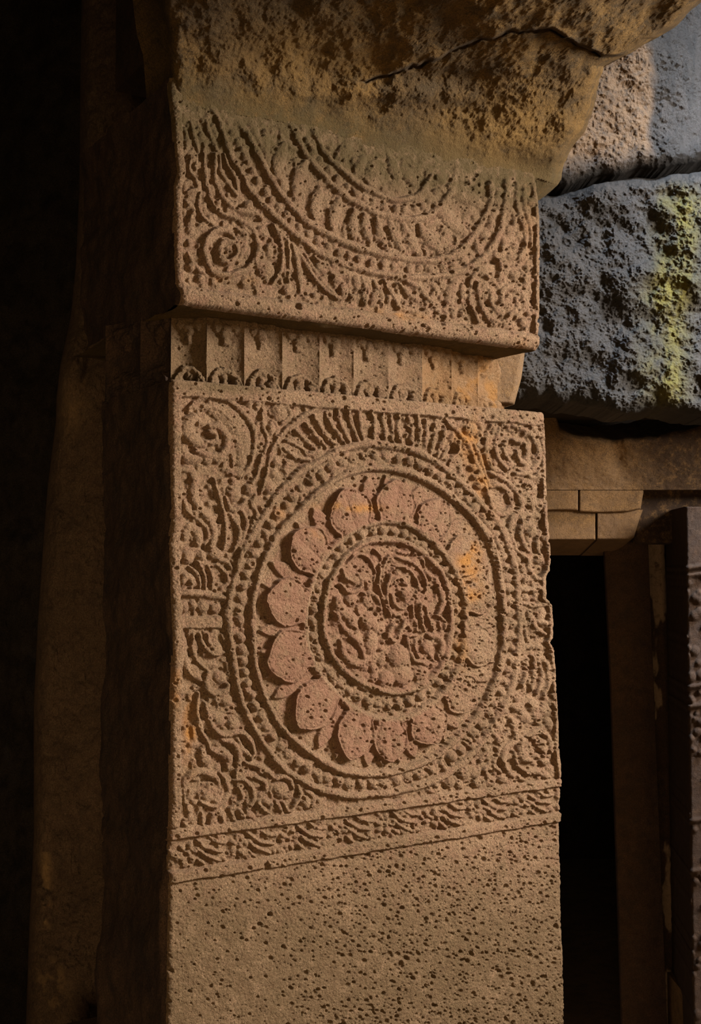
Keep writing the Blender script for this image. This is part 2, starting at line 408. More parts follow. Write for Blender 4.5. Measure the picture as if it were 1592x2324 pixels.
for p in pl: ridge(p, 7.2, .010, 'leaf_pleat', .35)

# strokes, traced group by group: (function, width px, height m, points)
S = [
 # lower block, top left
 (z4, 15, .012, [(235,235),(180,300),(185,370),(240,430),(310,460)]), (z4, 10, .011, [(360,310),(440,325),(500,400),(490,490),(430,560),(350,545),(250,510)]),
 (z4, 8, .013, [(320,440),(375,440),(410,410),(395,365),(350,360)]),
 (z4, 7, .009, [(200,170),(280,95),(400,70),(520,105),(620,185),(695,285),(728,390),(715,510),(690,620),(630,690),(540,700)]),
 (z4, 20, .006, [(400,170),(520,230),(610,340),(640,460),(630,580)]), (z4, 5, .008, [(300,180),(380,160),(470,200),(520,260)]),
 (z4, 12, .010, [(150,500),(190,570),(280,580)]), (z4, 11, .011, [(150,660),(220,670),(245,760),(235,870),(290,980),(370,1080),(395,1190),(370,1280)]),
 (z4, 6, .010, [(400,730),(425,840),(460,950),(488,1080),(490,1200),(470,1300)]), (z4, 6, .008, [(150,880),(180,980),(250,1040),(330,1110),(355,1200),(320,1260)]),
 (z4, 11, .009, [(160,1170),(210,1120),(275,1180),(270,1260)]), (z4, 7, .009, [(490,880),(540,980),(620,950),(650,900)]),
 (z4, 6, .008, [(520,1010),(585,1100),(605,1220),(560,1300)]), (z4, 6, .008, [(620,980),(660,1080),(640,1180),(605,1290)]),
 (z4, 6, .009, [(700,760),(730,860),(700,930),(740,1020),(690,1130)]), (z4, 5, .009, [(270,1400),(325,1500),(330,1620)]), (z4, 5, .009, [(350,1420),(385,1510),(380,1620)]),
 (z4, 5, .009, [(210,1440),(275,1520),(280,1610)]), (z4, 6, .009, [(420,1430),(490,1480),(510,1560),(450,1610)]), (z4, 6, .009, [(430,1380),(500,1400),(540,1450)]),
 (z4, 9, .010, [(150,1560),(170,1520),(215,1540),(210,1600)]), (z4, 5, .008, [(780,210),(800,330),(830,430),(790,560),(740,700),(690,790)]),
 (z4, 6, .009, [(830,110),(900,100),(980,150),(1010,230),(940,290)]),
 (z4, 5, .008, [(620,70),(690,60),(780,110),(790,190)]),
 # capital of the little pilaster on the left edge
 (z4, 9, .012, [(135,1650),(300,1655),(470,1690)]),
 # lower block, top right
 (z5, 5.5, .009, [(1010,230),(970,330),(968,450),(1010,560),(1110,610)]), (z5, 5.5, .009, [(1075,250),(1040,370),(1065,490),(1140,580)]), (z5, 5.5, .009, [(1130,330),(1110,430),(1150,520)]),
 (z5, 8, .012, [(1180,350),(1255,370),(1285,440),(1270,515),(1225,500),(1205,430)]), (z5, 8, .011, [(1180,240),(1280,270),(1345,340),(1380,430),(1360,540),(1290,600),(1200,605)]),
 (z5, 6, .009, [(940,170),(930,260),(900,340),(850,370)]), (z5, 5, .009, [(860,360),(920,480),(955,600),(985,690)]),
 (z5, 7, .010, [(1000,600),(1100,650),(1180,720),(1235,800),(1240,890),(1170,970),(1155,1080),(1200,1190),(1300,1290)]),
 (z5, 7, .010, [(990,710),(1080,700),(1150,770),(1165,870),(1090,930),(1015,870),(1000,790)]), (z5, 6, .009, [(800,210),(850,190),(910,210),(930,260),(890,320)]),
 (z5, 6, .010, [(1250,970),(1240,1100),(1300,1220)]), (z5, 6, .010, [(1390,1060),(1370,1170),(1400,1260)]), (z5, 6, .009, [(1060,960),(1130,1090),(1180,1220),(1250,1330)]),
 (z5, 5, .009, [(1110,1060),(1160,1190),(1200,1290)]), (z5, 6, .009, [(1290,1290),(1330,1400),(1410,1440)]), (z5, 7, .010, [(1270,300),(1330,250),(1380,320)]),
 (z5, 8, .011, [(1230,1515),(1330,1520),(1420,1505)]), (z5, 6, .011, [(1240,1620),(1330,1640),(1440,1630)]), (z5, 6, .010, [(1258,1660),(1255,1790)]), (z5, 6, .010, [(1310,1680),(1305,1790)]),
 (z5, 7, .010, [(1460,1650),(1485,1720),(1480,1790)]), (z5, 5, .008, [(1270,1350),(1230,1440)]), (z5, 6, .009, [(1400,560),(1350,640),(1290,620)]),
 # lower block, bottom left
 (z7, 5.5, .010, [(235,140),(225,250),(265,350),(350,430)]), (z7, 6, .010, [(280,130),(320,240),(400,300),(470,280)]), (z7, 5, .009, [(350,140),(360,210),(420,220)]),
 (z7, 10, .009, [(150,150),(160,320),(210,430),(290,500)]), (z7, 9, .012, [(350,440),(330,540),(380,610),(480,600),(500,540)]),
 (z7, 6.5, .010, [(280,610),(262,760),(295,900),(360,1040)]), (z7, 7, .011, [(320,690),(350,800),(400,900),(480,950),(570,930),(650,945),(700,1010),(722,1090),(690,1140)]),
 (z7, 7, .010, [(460,990),(540,1010),(595,1080),(600,1180),(570,1270)]), (z7, 10, .011, [(380,1070),(460,1090),(515,1140),(500,1210)]),
 (z7, 8, .011, [(150,1480),(150,1380),(190,1290),(280,1240),(370,1260),(428,1320),(430,1390)]), (z7, 7, .010, [(440,1250),(500,1320),(512,1410),(460,1480),(390,1515),(290,1480)]),
 (z7, 6.5, .010, [(560,1300),(640,1305),(700,1370),(712,1470),(660,1560)]), (z7, 6, .010, [(600,1370),(625,1450),(580,1510),(530,1540)]),
 (z7, 7, .010, [(650,1170),(740,1190),(820,1230),(870,1280)]), (z7, 7, .011, [(730,1290),(800,1320),(815,1390),(760,1440),(760,1510),(830,1560),(860,1490)]),
 (z7, 6.5, .010, [(890,1300),(950,1280),(1010,1310),(1030,1370)]), (z7, 6, .010, [(1070,1350),(1090,1430),(1040,1520),(1010,1560)]), (z7, 6, .010, [(900,1480),(935,1560)]), (z7, 5, .009, [(960,1490),(990,1560)]),
 (z7, 6, .009, [(1140,1400),(1200,1440),(1180,1520)]), (z7, 8, .010, [(180,1500),(200,1590),(160,1620)]), (z7, 7, .010, [(150,1640),(200,1690),(280,1680)]),
 (z7, 7, .010, [(300,1570),(310,1670)]), (z7, 7, .010, [(385,1580),(375,1680)]), (z7, 7, .010, [(450,1570),(480,1660)]), (z7, 7, .010, [(530,1560),(560,1630)]), (z7, 7, .010, [(610,1560),(640,1610)]),
 (z7, 7, .009, [(590,990),(620,1060),(680,1110)]),(z7, 7, .009, [(300,1060),(310,1120),(350,1170)]),
 # lower block, bottom right
 (z8, 6, .010, [(1260,330),(1250,440),(1225,530)]), (z8, 6, .010, [(1310,300),(1315,430),(1295,560)]), (z8, 6, .010, [(1360,350),(1370,470),(1335,590)]), (z8, 6, .010, [(1415,350),(1430,480),(1395,600)]),
 (z8, 5.5, .009, [(1240,0),(1250,90),(1270,190)]), (z8, 6, .010, [(1300,10),(1330,80),(1400,130)]), (z8, 7, .010, [(1440,230),(1455,330),(1450,430)]), (z8, 7, .010, [(1380,40),(1440,70),(1450,150)]),
 (z8, 7.5, .010, [(1140,790),(1165,870),(1170,950),(1100,1010),(1080,1090),(1115,1190),(1230,1250)]), (z8, 5.5, .010, [(1155,1030),(1185,1130),(1280,1210)]),
 (z8, 7.5, .011, [(1260,910),(1360,880),(1430,940),(1445,1030)]), (z8, 10, .011, [(1310,930),(1380,970),(1390,1060)]), (z8, 8, .011, [(1220,930),(1210,1020),(1230,1080),(1290,1100)]),
 (z8, 6, .009, [(1040,1040),(1010,1130),(1060,1190)]), (z8, 6, .009, [(940,1160),(960,1240)]), (z8, 6, .009, [(700,1230),(760,1310)]), (z8, 6, .009, [(1200,290),(1240,240),(1300,220)]),
 (z8, 7, .008, [(1290,1190),(1380,1200),(1440,1240)]), (z8, 8, .009, [(840,900),(890,960),(880,1040)]), (z8, 7, .009, [(920,960),(950,1040),(900,1110)]), (z8, 7, .009, [(1000,880),(1050,960),(1040,1030)]),
 # upper block, left
 (z1, 7.5, .011, [(530,1180),(557,1120),(540,1040),(480,975),(400,975),(340,1030),(322,1120),(350,1220),(420,1285),(520,1290),(620,1250),(680,1190),(712,1110),(700,1030),(650,945),(560,890),(460,850),(390,800)]),
 (z1, 8, .012, [(540,1060),(460,1060),(430,1110),(450,1180),(500,1200),(540,1160)]), (z1, 7, .010, [(400,420),(395,560),(430,690),(500,780),(600,830),(700,850),(740,890)]),
 (z1, 5.5, .009, [(430,430),(440,540),(500,640),(560,720)]), (z1, 5, .009, [(460,420),(500,520),(550,600),(560,700)]), (z1, 5, .009, [(225,430),(215,530),(265,610)]), (z1, 5, .008, [(270,430),(260,540)]),
 (z1, 6, .009, [(320,420),(330,560),(350,680),(385,790)]), (z1, 6, .009, [(290,700),(280,800),(325,890),(390,930)]), (z1, 6, .010, [(820,930),(865,1030),(880,1150),(865,1270),(820,1345)]),
 (z1, 8, .010, [(960,1100),(990,1200),(1010,1300),(1010,1410)]), (z1, 5, .009, [(880,1010),(960,1080),(1050,1210),(1140,1340),(1290,1470)]), (z1, 5, .009, [(1040,1140),(1110,1250),(1200,1370),(1310,1470)]),
 (z1, 5, .009, [(920,1050),(935,1180),(930,1350)]), (z1, 8, .010, [(560,960),(610,1000),(610,1080),(580,1140)]), (z1, 6, .009, [(250,590),(270,670),(200,690)]),
 (z1, 7, .009, [(190,770),(240,830),(220,900)]), (z1, 6, .008, [(180,230),(200,330),(180,420)]), (z1, 6, .008, [(230,190),(255,290),(280,400)]), (z1, 6, .008, [(340,170),(365,270),(395,340),(420,400)]),
 (z1, 5, .009, [(435,200),(470,320),(520,430),(560,520)]), (z1, 6, .008, [(560,880),(650,990)]), (z1, 6, .009, [(200,1130),(260,1230),(340,1300)]), (z1, 6, .010, [(1120,1160),(1200,1230),(1260,1290),(1340,1300)]),
 # upper block, below and right of the medallion
 (z2, 8, .010, [(50,1320),(85,1400),(80,1500)]), (z2, 8, .010, [(140,1340),(190,1420),(200,1510)]), (z2, 7, .010, [(220,1330),(280,1430),(330,1530)]), (z2, 6, .009, [(330,1350),(400,1430),(490,1500)]),
 (z2, 6, .009, [(380,1330),(480,1390),(570,1500)]), (z2, 8, .009, [(530,1330),(600,1390),(560,1460)]), (z2, 12, .010, [(730,1340),(680,1480)]), (z2, 9, .010, [(785,1360),(790,1470)]),
 (z2, 6.5, .011, [(900,1240),(850,1330),(830,1410),(850,1510),(900,1630)]), (z2, 6.5, .011, [(890,1350),(905,1480),(960,1590),(1060,1640)]), (z2, 6, .009, [(980,1400),(1000,1500),(1070,1590)]),
 (z2, 8, .010, [(1060,1490),(1080,1400),(1150,1380),(1215,1450),(1215,1540),(1170,1600)]), (z2, 7, .010, [(1170,1450),(1180,1530),(1120,1580)]),
 (z2, 6, .009, [(1130,620),(1110,760),(1090,880),(1040,960)]), (z2, 6, .009, [(1185,620),(1185,790),(1230,940),(1235,1090),(1190,1170)]), (z2, 5.5, .009, [(1240,640),(1235,780),(1270,930),(1285,1080)]),
 (z2, 6, .010, [(1100,880),(1130,820),(1155,860),(1150,940),(1110,990)]), (z2, 6, .009, [(1050,1000),(1090,1060),(1070,1110)]), (z2, 6, .009, [(960,1180),(950,1260),(980,1320)]), (z2, 6, .009, [(1050,1180),(1070,1260),(1050,1330)]),
 (z2, 7, .009, [(1200,1260),(1250,1330),(1230,1400)]), (z2, 6, .009, [(1230,1500),(1270,1590),(1240,1680)]),
]
for f, w_, h_, p in S: ridge(f(*p), w_ * 1.2, h_ * 1.1, 'scroll_carving', .35)
Dm = [
 (z4,[(345,580,42,40),(430,560,38,45),(560,850,52,58),(690,820,45,50),(190,1360,45,50),(300,1350,40,40),(410,1330,60,42),(930,195,62,72),(680,110,36,46),(745,135,32,48),(895,600,34,34),
      (870,680,40,44),(850,800,46,52),(160,1760,36,42),(225,1745,34,38),(310,1760,46,42),(410,1770,46,42),(860,330,30,50),(1010,100,40,30),(250,1010,30,30),(600,700,40,30)]),
 (z5,[(850,255,48,50),(1150,540,32,36),(1285,490,30,30),(1310,690,46,40),(1380,620,32,34),(1330,830,44,48),(1395,850,26,60),(1330,1060,40,44),(1385,1280,30,34),(1400,1700,44,50),(1400,1770,34,26),
      (1085,1010,34,34),(1190,1330,36,40),(1280,1430,30,40),(1430,1100,22,50),(900,630,36,30),(920,700,30,28),(1230,200,38,34),(1110,190,34,50),(1280,1580,30,26),(1350,1580,30,26),(870,560,30,30)]),
 (z7,[(410,255,50,50),(445,485,52,46),(490,670,52,46),(420,655,34,44),(430,820,64,54),(550,850,52,60),(325,1150,46,46),(390,1380,55,62),(430,1470,52,40),(340,1430,50,55),(940,1390,62,60),
      (1140,1480,36,50),(240,420,40,40),(780,1230,30,30),(820,1480,34,30),(690,1590,34,24),(400,1640,30,24),(590,1180,22,30)]),
 (z8,[(1190,690,46,40),(1240,770,46,42),(1310,680,40,44),(1400,720,48,46),(1165,820,40,36),(1230,965,40,44),(1235,1060,55,56),(1310,1050,36,36),(860,1190,50,50),(780,1200,42,50),(670,1260,42,46),
      (740,1285,30,40),(880,1280,34,34),(990,1270,42,46),(1080,1240,40,38),(1400,1110,36,30),(1340,770,36,34),(1190,1230,30,24),(1230,230,30,60),(1180,620,30,40),(850,1000,34,34),(960,900,30,34),(1430,820,30,50),(1300,1290,26,22),(640,1170,34,34),(560,1290,30,24)]),
 (z1,[(620,430,34,38),(300,290,32,40),(400,270,26,34),(740,985,52,46),(790,1110,36,46),(770,1255,58,62),(730,1220,44,30),(620,1340,42,46),(700,1345,42,46),(920,1390,36,44),(300,1315,36,30),(230,1230,32,36),
      (210,790,28,34),(215,960,28,34),(210,1060,28,34),(360,900,34,38),(1180,1235,55,50),(1280,1320,44,40),(1330,1400,34,60),(1420,1340,34,60),(1480,1420,36,60),(1550,1450,34,60),(1260,1240,36,30),
      (640,790,34,40),(540,780,30,30),(590,1060,40,50),(1390,1450,26,30),(1120,1440,30,22),(240,450,20,30)]),
 (z2,[(930,1250,42,46),(1110,1510,50,46),(1060,1840,1,1),(660,1585,24,40),(720,1570,26,42),(790,1565,26,40),(1100,1250,36,40),(1170,1290,34,34),(1260,1240,30,36),(1000,1290,26,32),(1120,960,28,34),
      (1010,1640,26,26),(1060,1560,34,30),(1230,1630,34,38),(1290,1560,30,40),(1000,860,30,34),(1290,760,30,36),(1290,900,28,40),(560,1250,30,30),(620,1560,24,24),(250,1470,24,40),(360,1500,26,34),(940,1000,34,36)]),
]
for f, L in Dm:
    for x, y, a, b in L:
        if a > 1:
            (X, Y), = f((x, y)); dome(X, Y, a / 3.4 * 1.18, b / 3.4 * 1.18, rs.uniform(-.3, .3), .0108, 'boss')
# flat block under the little beads on the left edge
win = window(406, 503, 1397, 1428); Hs = np.full((win[1] - win[0], win[3] - win[2]), .010, np.float32)
ex = np.minimum(np.arange(Hs.shape[1]), np.arange(Hs.shape[1])[::-1])[None, :]; ey = np.minimum(np.arange(Hs.shape[0]), np.arange(Hs.shape[0])[::-1])[:, None]
put(win, (Hs * sstep(0, 4, np.minimum(ex, ey) + .5)).astype(np.float32), newid('plain_block'))

# --- medallion of the upper block (open arcs)
C2 = (885.0, 330.0)
th2 = np.arctan2(yy - C2[1], xx - C2[0]); r2 = np.hypot(xx - C2[0], yy - C2[1])
def arc(points, w, h, name='ring_moulding'): ridge(points, w, h, name, 0.15, sub=6)
U0 = [(695,230),(709,283),(730,339),(768,383),(815,421),(863,446),(910,455),(950,440),(975,400)]
U1 = [(645,220),(661,277),(683,336),(721,390),(768,437),(815,467),(863,489),(926,500),(976,487),(1020,437),(1039,370)]
U2 = [(520,215),(548,283),(573,330),(599,383),(627,433),(661,474),(699,509),(752,540),(806,561),(863,578),(926,590),(988,592),(1040,570),(1083,518),(1108,465),(1114,400)]
U3 = [(470,215),(498,283),(517,346),(545,396),(561,427),(592,465),(636,506),(674,540),(721,575),(768,597),(831,616),(863,622),(926,631),(988,628),(1036,619),(1067,606),(1098,581),(1127,534),(1139,487),(1149,400)]
for U, w_ in ((U0, 8), (U1, 9), (U2, 9.5), (U3, 9)): arc(U, w_, .0125)
def between(A, B, n, rr, h, s0=0., s1=1.):
    a = crom(A, 8); b = crom(B, 8)
    for i in range(n):
        t = s0 + (s1 - s0) * i / (n - 1)
        pa = a[int(t * (len(a) - 1))]
        j = np.argmin(np.hypot(*(b - pa).T)); m = (pa + b[j]) / 2
        dome(m[0] + rs.uniform(-1, 1), m[1] + rs.uniform(-1, 1), rr * rs.uniform(.85, 1.1), None, 0, h, 'bead')
between(U1, U0, 21, 10.5, .010, 0, .93); between(U2, U3, 37, 10.8, .010)
for (x0, y0), (x1, y1), w_ in (((642,330),(625,395),19),((690,372),(665,440),19),((722,430),(712,495),18),((765,455),(752,520),17),((800,480),(800,545),15),((822,490),(838,550),14),((852,500),(872,562),14),
        ((880,505),(912,572),14),((912,512),(950,580),15),((950,515),(1000,575),17),((990,470),(1050,530),20),((1020,425),(1085,460),20),((560,250),(590,330),14),((600,300),(600,350),16)):
    p = [(x0, y0), ((x0 + x1) / 2 - 3, (y0 + y1) / 2), (x1, y1)]
    ridge(p, w_ * .92, .011, 'petal', .45)
    dome(x1 + 14, y1 - 6, 6, 12, -.4, .007, 'small_petal')
for x, y, a, b, g in ((815,375,13,26,.5),(847,396,24,32,-.1),(893,385,14,36,-.35),(925,400,14,34,-.8),(780,340,14,30,.7),(990,350,20,26,0),(1000,400,14,14,0),(960,350,12,30,-.8)): dome(x, y, a, b, g, .010, 'petal', power=.4)

# --- frames and bands
def region(mask_edge, h, name, sharp=3.5, label=None):    # mask_edge: signed distance px, positive inside
    hh = (h * sstep(0, sharp, mask_edge)).astype(np.float32)
    put(FULL, hh, newid(name, label))
upper = ~low
eL = xx - XL(yy); eR = XR(yy) - xx
KT, KB1, KB2, KB3, KB4 = -413.0, 604.0, 632.0, 700.0, 730.0
kscale = (VPX - xx) / 4600
wv = fbm(xx, yy, 45, 3, 9) * 3.0
lowm = np.where(low, 1.0, -50.0)
region(np.where(low & (KK < KB1), 24 - eL + wv * .7, -50), .0125, 'frame_border')
region(np.where(low & (KK < KB1), 14 - eR + wv * .7, -50), .0125, 'frame_border')
region(np.where(low, (-373 - KK) * kscale + wv, -50), .0130, 'frame_border')
region(np.where(low, np.minimum((KK - KB1) * kscale + wv, (KB2 - KK) * kscale + wv * .8), -50), .0115, 'band_moulding')
region(np.where(low, np.minimum((KK - KB3) * kscale + wv, (KB4 - KK) * kscale + wv * .8), -50), .0100, 'band_moulding')
region(np.where(upper, 20 - eL + wv * .7, -50), .0115, 'frame_border')
region(np.where(upper, 14 - eR + wv * .7, -50), .0115, 'frame_border')
# roll moulding along the foot of the upper block
KR0, KR1 = -626.0, -583.0
kc = (KR0 + KR1) / 2
rollh = .021 * np.clip(1 - ((KK - kc + wv * .5) / 24.0) ** 2, 0, 1) ** .5
chip = np.clip(1 - np.hypot((xx - 668) / 9, (yy - 694) / 16), 0, 1)
rollh = np.where(upper, rollh * (1 - .7 * np.clip(chip * 2, 0, 1)), 0).astype(np.float32)
put(FULL, rollh, newid('roll_moulding'))
# leaf band
px = 425; i = 0
while px < 1262:
    s = (VPX - px) / 4600; kb = KB2 + 3; ke = KB3 - 3
    def bp(dx, f): return (px + dx * s * .95, float(KY(kb + (ke - kb) * f, px + dx)))
    if i % 2 == 0:
        for a_ in range(5):
            an = a_ * 2 * math.pi / 5 + rs.uniform(-.3, .3)
            x_, y_ = bp(math.cos(an) * 17, .5 + .29 * math.sin(an)); dome(x_, y_, 10, 7, an, .0085, 'boss')
        x_, y_ = bp(0, .5); dome(x_, y_, 6, 6, 0, .009, 'boss')
        px += 52 * s
    else:
        ridge([bp(-34, .05), bp(-8, .4), bp(28, .62)], 5.5, .009, 'leaf_carving'); ridge([bp(-34, .35), bp(-10, .68), bp(22, .95)], 5.5, .009, 'leaf_carving')
        ridge([bp(-4, .02), bp(14, .22), bp(38, .3)], 5, .008, 'leaf_carving'); ridge([bp(-32, .75), bp(-16, .98)], 5, .008, 'leaf_carving')
        dome(*bp(32, .9), 7, 7, 0, .007, 'boss')
        px += 66 * s
    i += 1

# below the band the shaft is dressed flush; inside the panels the ground is sunk
plain = sstep(KB4 - 1, KB4 + 5, KK + wv * .4) * low
Hh += (plain * .0035).astype(np.float32)
# worn small carving on the ground of the panels
free = (Hh < .0015) & (plain < .1)
ins1 = (r1 < RD(th1)); petz = zone & (r1 > RC(th1))
fill = np.clip((vnoise(xx / 11, yy / 13, 2) - .46) * 4, 0, 1) ** .7 * .0052
fill = np.where(free & ~petz, fill, 0)
Hh += fill.astype(np.float32)
def blur(a, n):
    for _ in range(n):
        a = (np.pad(a, ((1, 1), (0, 0)), 'edge')[:-2] + np.pad(a, ((1, 1), (0, 0)), 'edge')[2:] + 2 * a) / 4
        a = (np.pad(a, ((0, 0), (1, 1)), 'edge')[:, :-2] + np.pad(a, ((0, 0), (1, 1)), 'edge')[:, 2:] + 2 * a) / 4
    return a
Hh = blur(Hh, 2)
creaseY = np.interp(xx, [360, 385, 480, 600, 700, 800, 900, 1000, 1100, 1222, 1300], [200, 222, 250, 268, 288, 318, 345, 365, 385, 408, 430])
erode = 1 - sstep(-20, 50, yy - creaseY + fbm(xx, yy, 60, 3, 7) * 30) * (.85 + .15 * sstep(30, 170, yy - creaseY))                     # top of the upper block is worn
Hh *= 1.35 * (1 - erode)
# wear, grain and pores
Hh += fbm(xx, yy, 90, 3, 1) * .0030 + fbm(xx, yy, 14, 3, 4) * .0020 + fbm(xx, yy, 4.2, 2, 2) * .0017
wearR = sstep(950, 1230, xx)
Hh += fbm(xx, yy, 9, 2, 0) * .0014 * wearR
npo = 24000
pxs = rs.uniform(RX0 + 12, RX1 - 12, npo); pys = rs.uniform(RY0 + 12, RY1 - 12, npo)
dens = 0.22 + 0.5 * sstep(600, 1150, pxs) + 0.45 * sstep(1850, 2000, pys) * sstep(500, 760, pxs) + .2 * (np.hypot(pxs - 860, pys - 1408) < 190)
dens *= sstep(300, 700, pys) * .8 + .2
cl = vnoise(pxs / 70, pys / 70, 5) * .9 + .45
keep = rs.rand(npo) < dens * cl
rad_ = 1.3 + rs.exponential(.95, npo); rad_ = np.clip(rad_, 1.3, 5.6)
Ph = np.zeros_like(Hh)
for x, y, r in zip(pxs[keep], pys[keep], rad_[keep]):
    ix, iy = int(x) - RX0, int(y) - RY0; k = int(r * 1.6) + 2
    sl = (slice(max(iy - k, 0), iy + k + 1), slice(max(ix - k, 0), ix + k + 1))
    d = ((xx[sl] - x) ** 2 + (yy[sl] - y) ** 2) / (r * r)
    Ph[sl] -= (.0042 * min(r, 3.4) / 2.2) * np.clip(1.3 - d, 0, 1)
for x, y, rx_, ry_, dp in ((1026,1020,9,13,.016),(1118,590,9,10,.012),(1012,575,18,3,.008),(507,895,0.1,0.1,0),(600,1963,7,8,.010),(1085,1902,6,6,.008),(1250,1010,3,3,.004)):
    if dp: Hh -= (dp * np.clip(1.3 - ((xx - x) / rx_) ** 2 - ((yy - y) / ry_) ** 2, 0, 1)).astype(np.float32)

# --- colour stains (their own shapes, painted remnants and iron stain), and shade put into the colour
def blob(x, y, rx, ry, a=0.0):
    c, s = math.cos(a), math.sin(a); X = xx - x; Y = yy - y
    return np.exp(-(((X * c + Y * s) / rx) ** 2 + ((-X * s + Y * c) / ry) ** 2))
red = 0.55 * np.where(Hh > .006, 1, .45) * (petz & (rho < .85)) * sstep(1090, 900, xx + (yy - 1400) * .2 * 0) + .38 * ins1
red = blur(red.astype(np.float32), 3)
org = sum(k * blob(*b) for k, b in ((1.1, (790,1152,52,9,.05)), (.5,(700,1212,24,8,.3)), (.75,(1058,1262,26,48,.15)), (.6,(1060,1345,22,40,0)), (.65,(430,1650,12,75,0)), (.55,(1085,1040,22,90,-.15)),
      (.45,(1050,1000,30,26,.6)), (.45,(395,1560,9,60,0)), (.45,(525,636,40,9,.05)), (.40,(905,716,50,12,.1)), (.3,(1195,470,12,80,0)), (.45,(1200,800,50,20,.1)), (.3,(640,1165,20,20,0)), (.3,(1040,1470,12,60,0))))
drk = .75 * blob(500, 880, 120, 16, .05) + 1.0 * sstep(150, 0, yy - creaseY) + .5 * sstep(560, 300, yy) + .45 * sstep(1070, 1235, xx) * (yy > 900) * (yy < 1500) * fbm(xx, yy, 30, 3, 1) + .6 * sstep(1850, 2150, yy)  # painted shade: crease, upper block, foot; the right edge is weathering
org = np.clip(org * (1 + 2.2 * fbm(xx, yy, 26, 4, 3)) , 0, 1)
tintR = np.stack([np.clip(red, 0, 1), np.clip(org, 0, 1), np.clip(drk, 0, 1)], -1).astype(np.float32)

def sample(A, x, y):
    x = np.clip(x - RX0, 0, A.shape[1] - 1.01); y = np.clip(y - RY0, 0, A.shape[0] - 1.01)
    xi = x.astype(int); yi = y.astype(int); fx = x - xi; fy = y - yi
    if A.ndim == 3: fx = fx[..., None]; fy = fy[..., None]
    return (A[yi, xi] * (1 - fx) + A[yi, xi + 1] * fx) * (1 - fy) + (A[yi + 1, xi] * (1 - fx) + A[yi + 1, xi + 1] * fx) * fy

# ---------------------------------------------------------------- the carved pillar
base_uL = float(uz(np.array(378.), np.array(2324.))[0]); base_uR = float(uz(np.array(1285.), np.array(2324.))[0])
ucen = (base_uL + base_uR) / 2
root = empty('carved_pillar', tuple(face_pt(ucen, FLZ, -0.42)), 'carved brown stone pillar with a large lotus medallion, standing in the middle', 'pillar', kind='thing')
DEP = 0.80

def outline_u(z, fx):
    py = np.full(z.shape, 1200.0)
    u = np.zeros(z.shape)
    for _ in range(6):
        u = uz(fx(py), py)[0] * 0 + u
        x = fx(py); u = uz(x, py)[0]
        py = project(face_pt(u, z))[1]
    return u
def islands(g, ncol):
    """split grid cells (flat indices, sorted) into connected pieces, run by run"""
    g = np.sort(g); brk = np.flatnonzero((np.diff(g) != 1) | (g[1:] // ncol != g[:-1] // ncol)) + 1
    st = np.r_[0, brk]; en = np.r_[brk, len(g)]
    row = g[st] // ncol; a = g[st] % ncol; b = a + (en - st)
    par = list(range(len(st)))
    def find(i):
        while par[i] != i: par[i] = par[par[i]]; i = par[i]
        return i
    byrow = {}
    for i, r in enumerate(row.tolist()): byrow.setdefault(r, []).append(i)
    for r, L in byrow.items():
        for j in byrow.get(r - 1, ()):
            for i in L:
                if a[i] < b[j] and a[j] < b[i]: par[find(i)] = find(j)
    out = {}
    for i in range(len(st)): out.setdefault(find(i), []).append(g[st[i]:en[i]])
    return [np.concatenate(v) for v in out.values()]
STEP = 0.00175
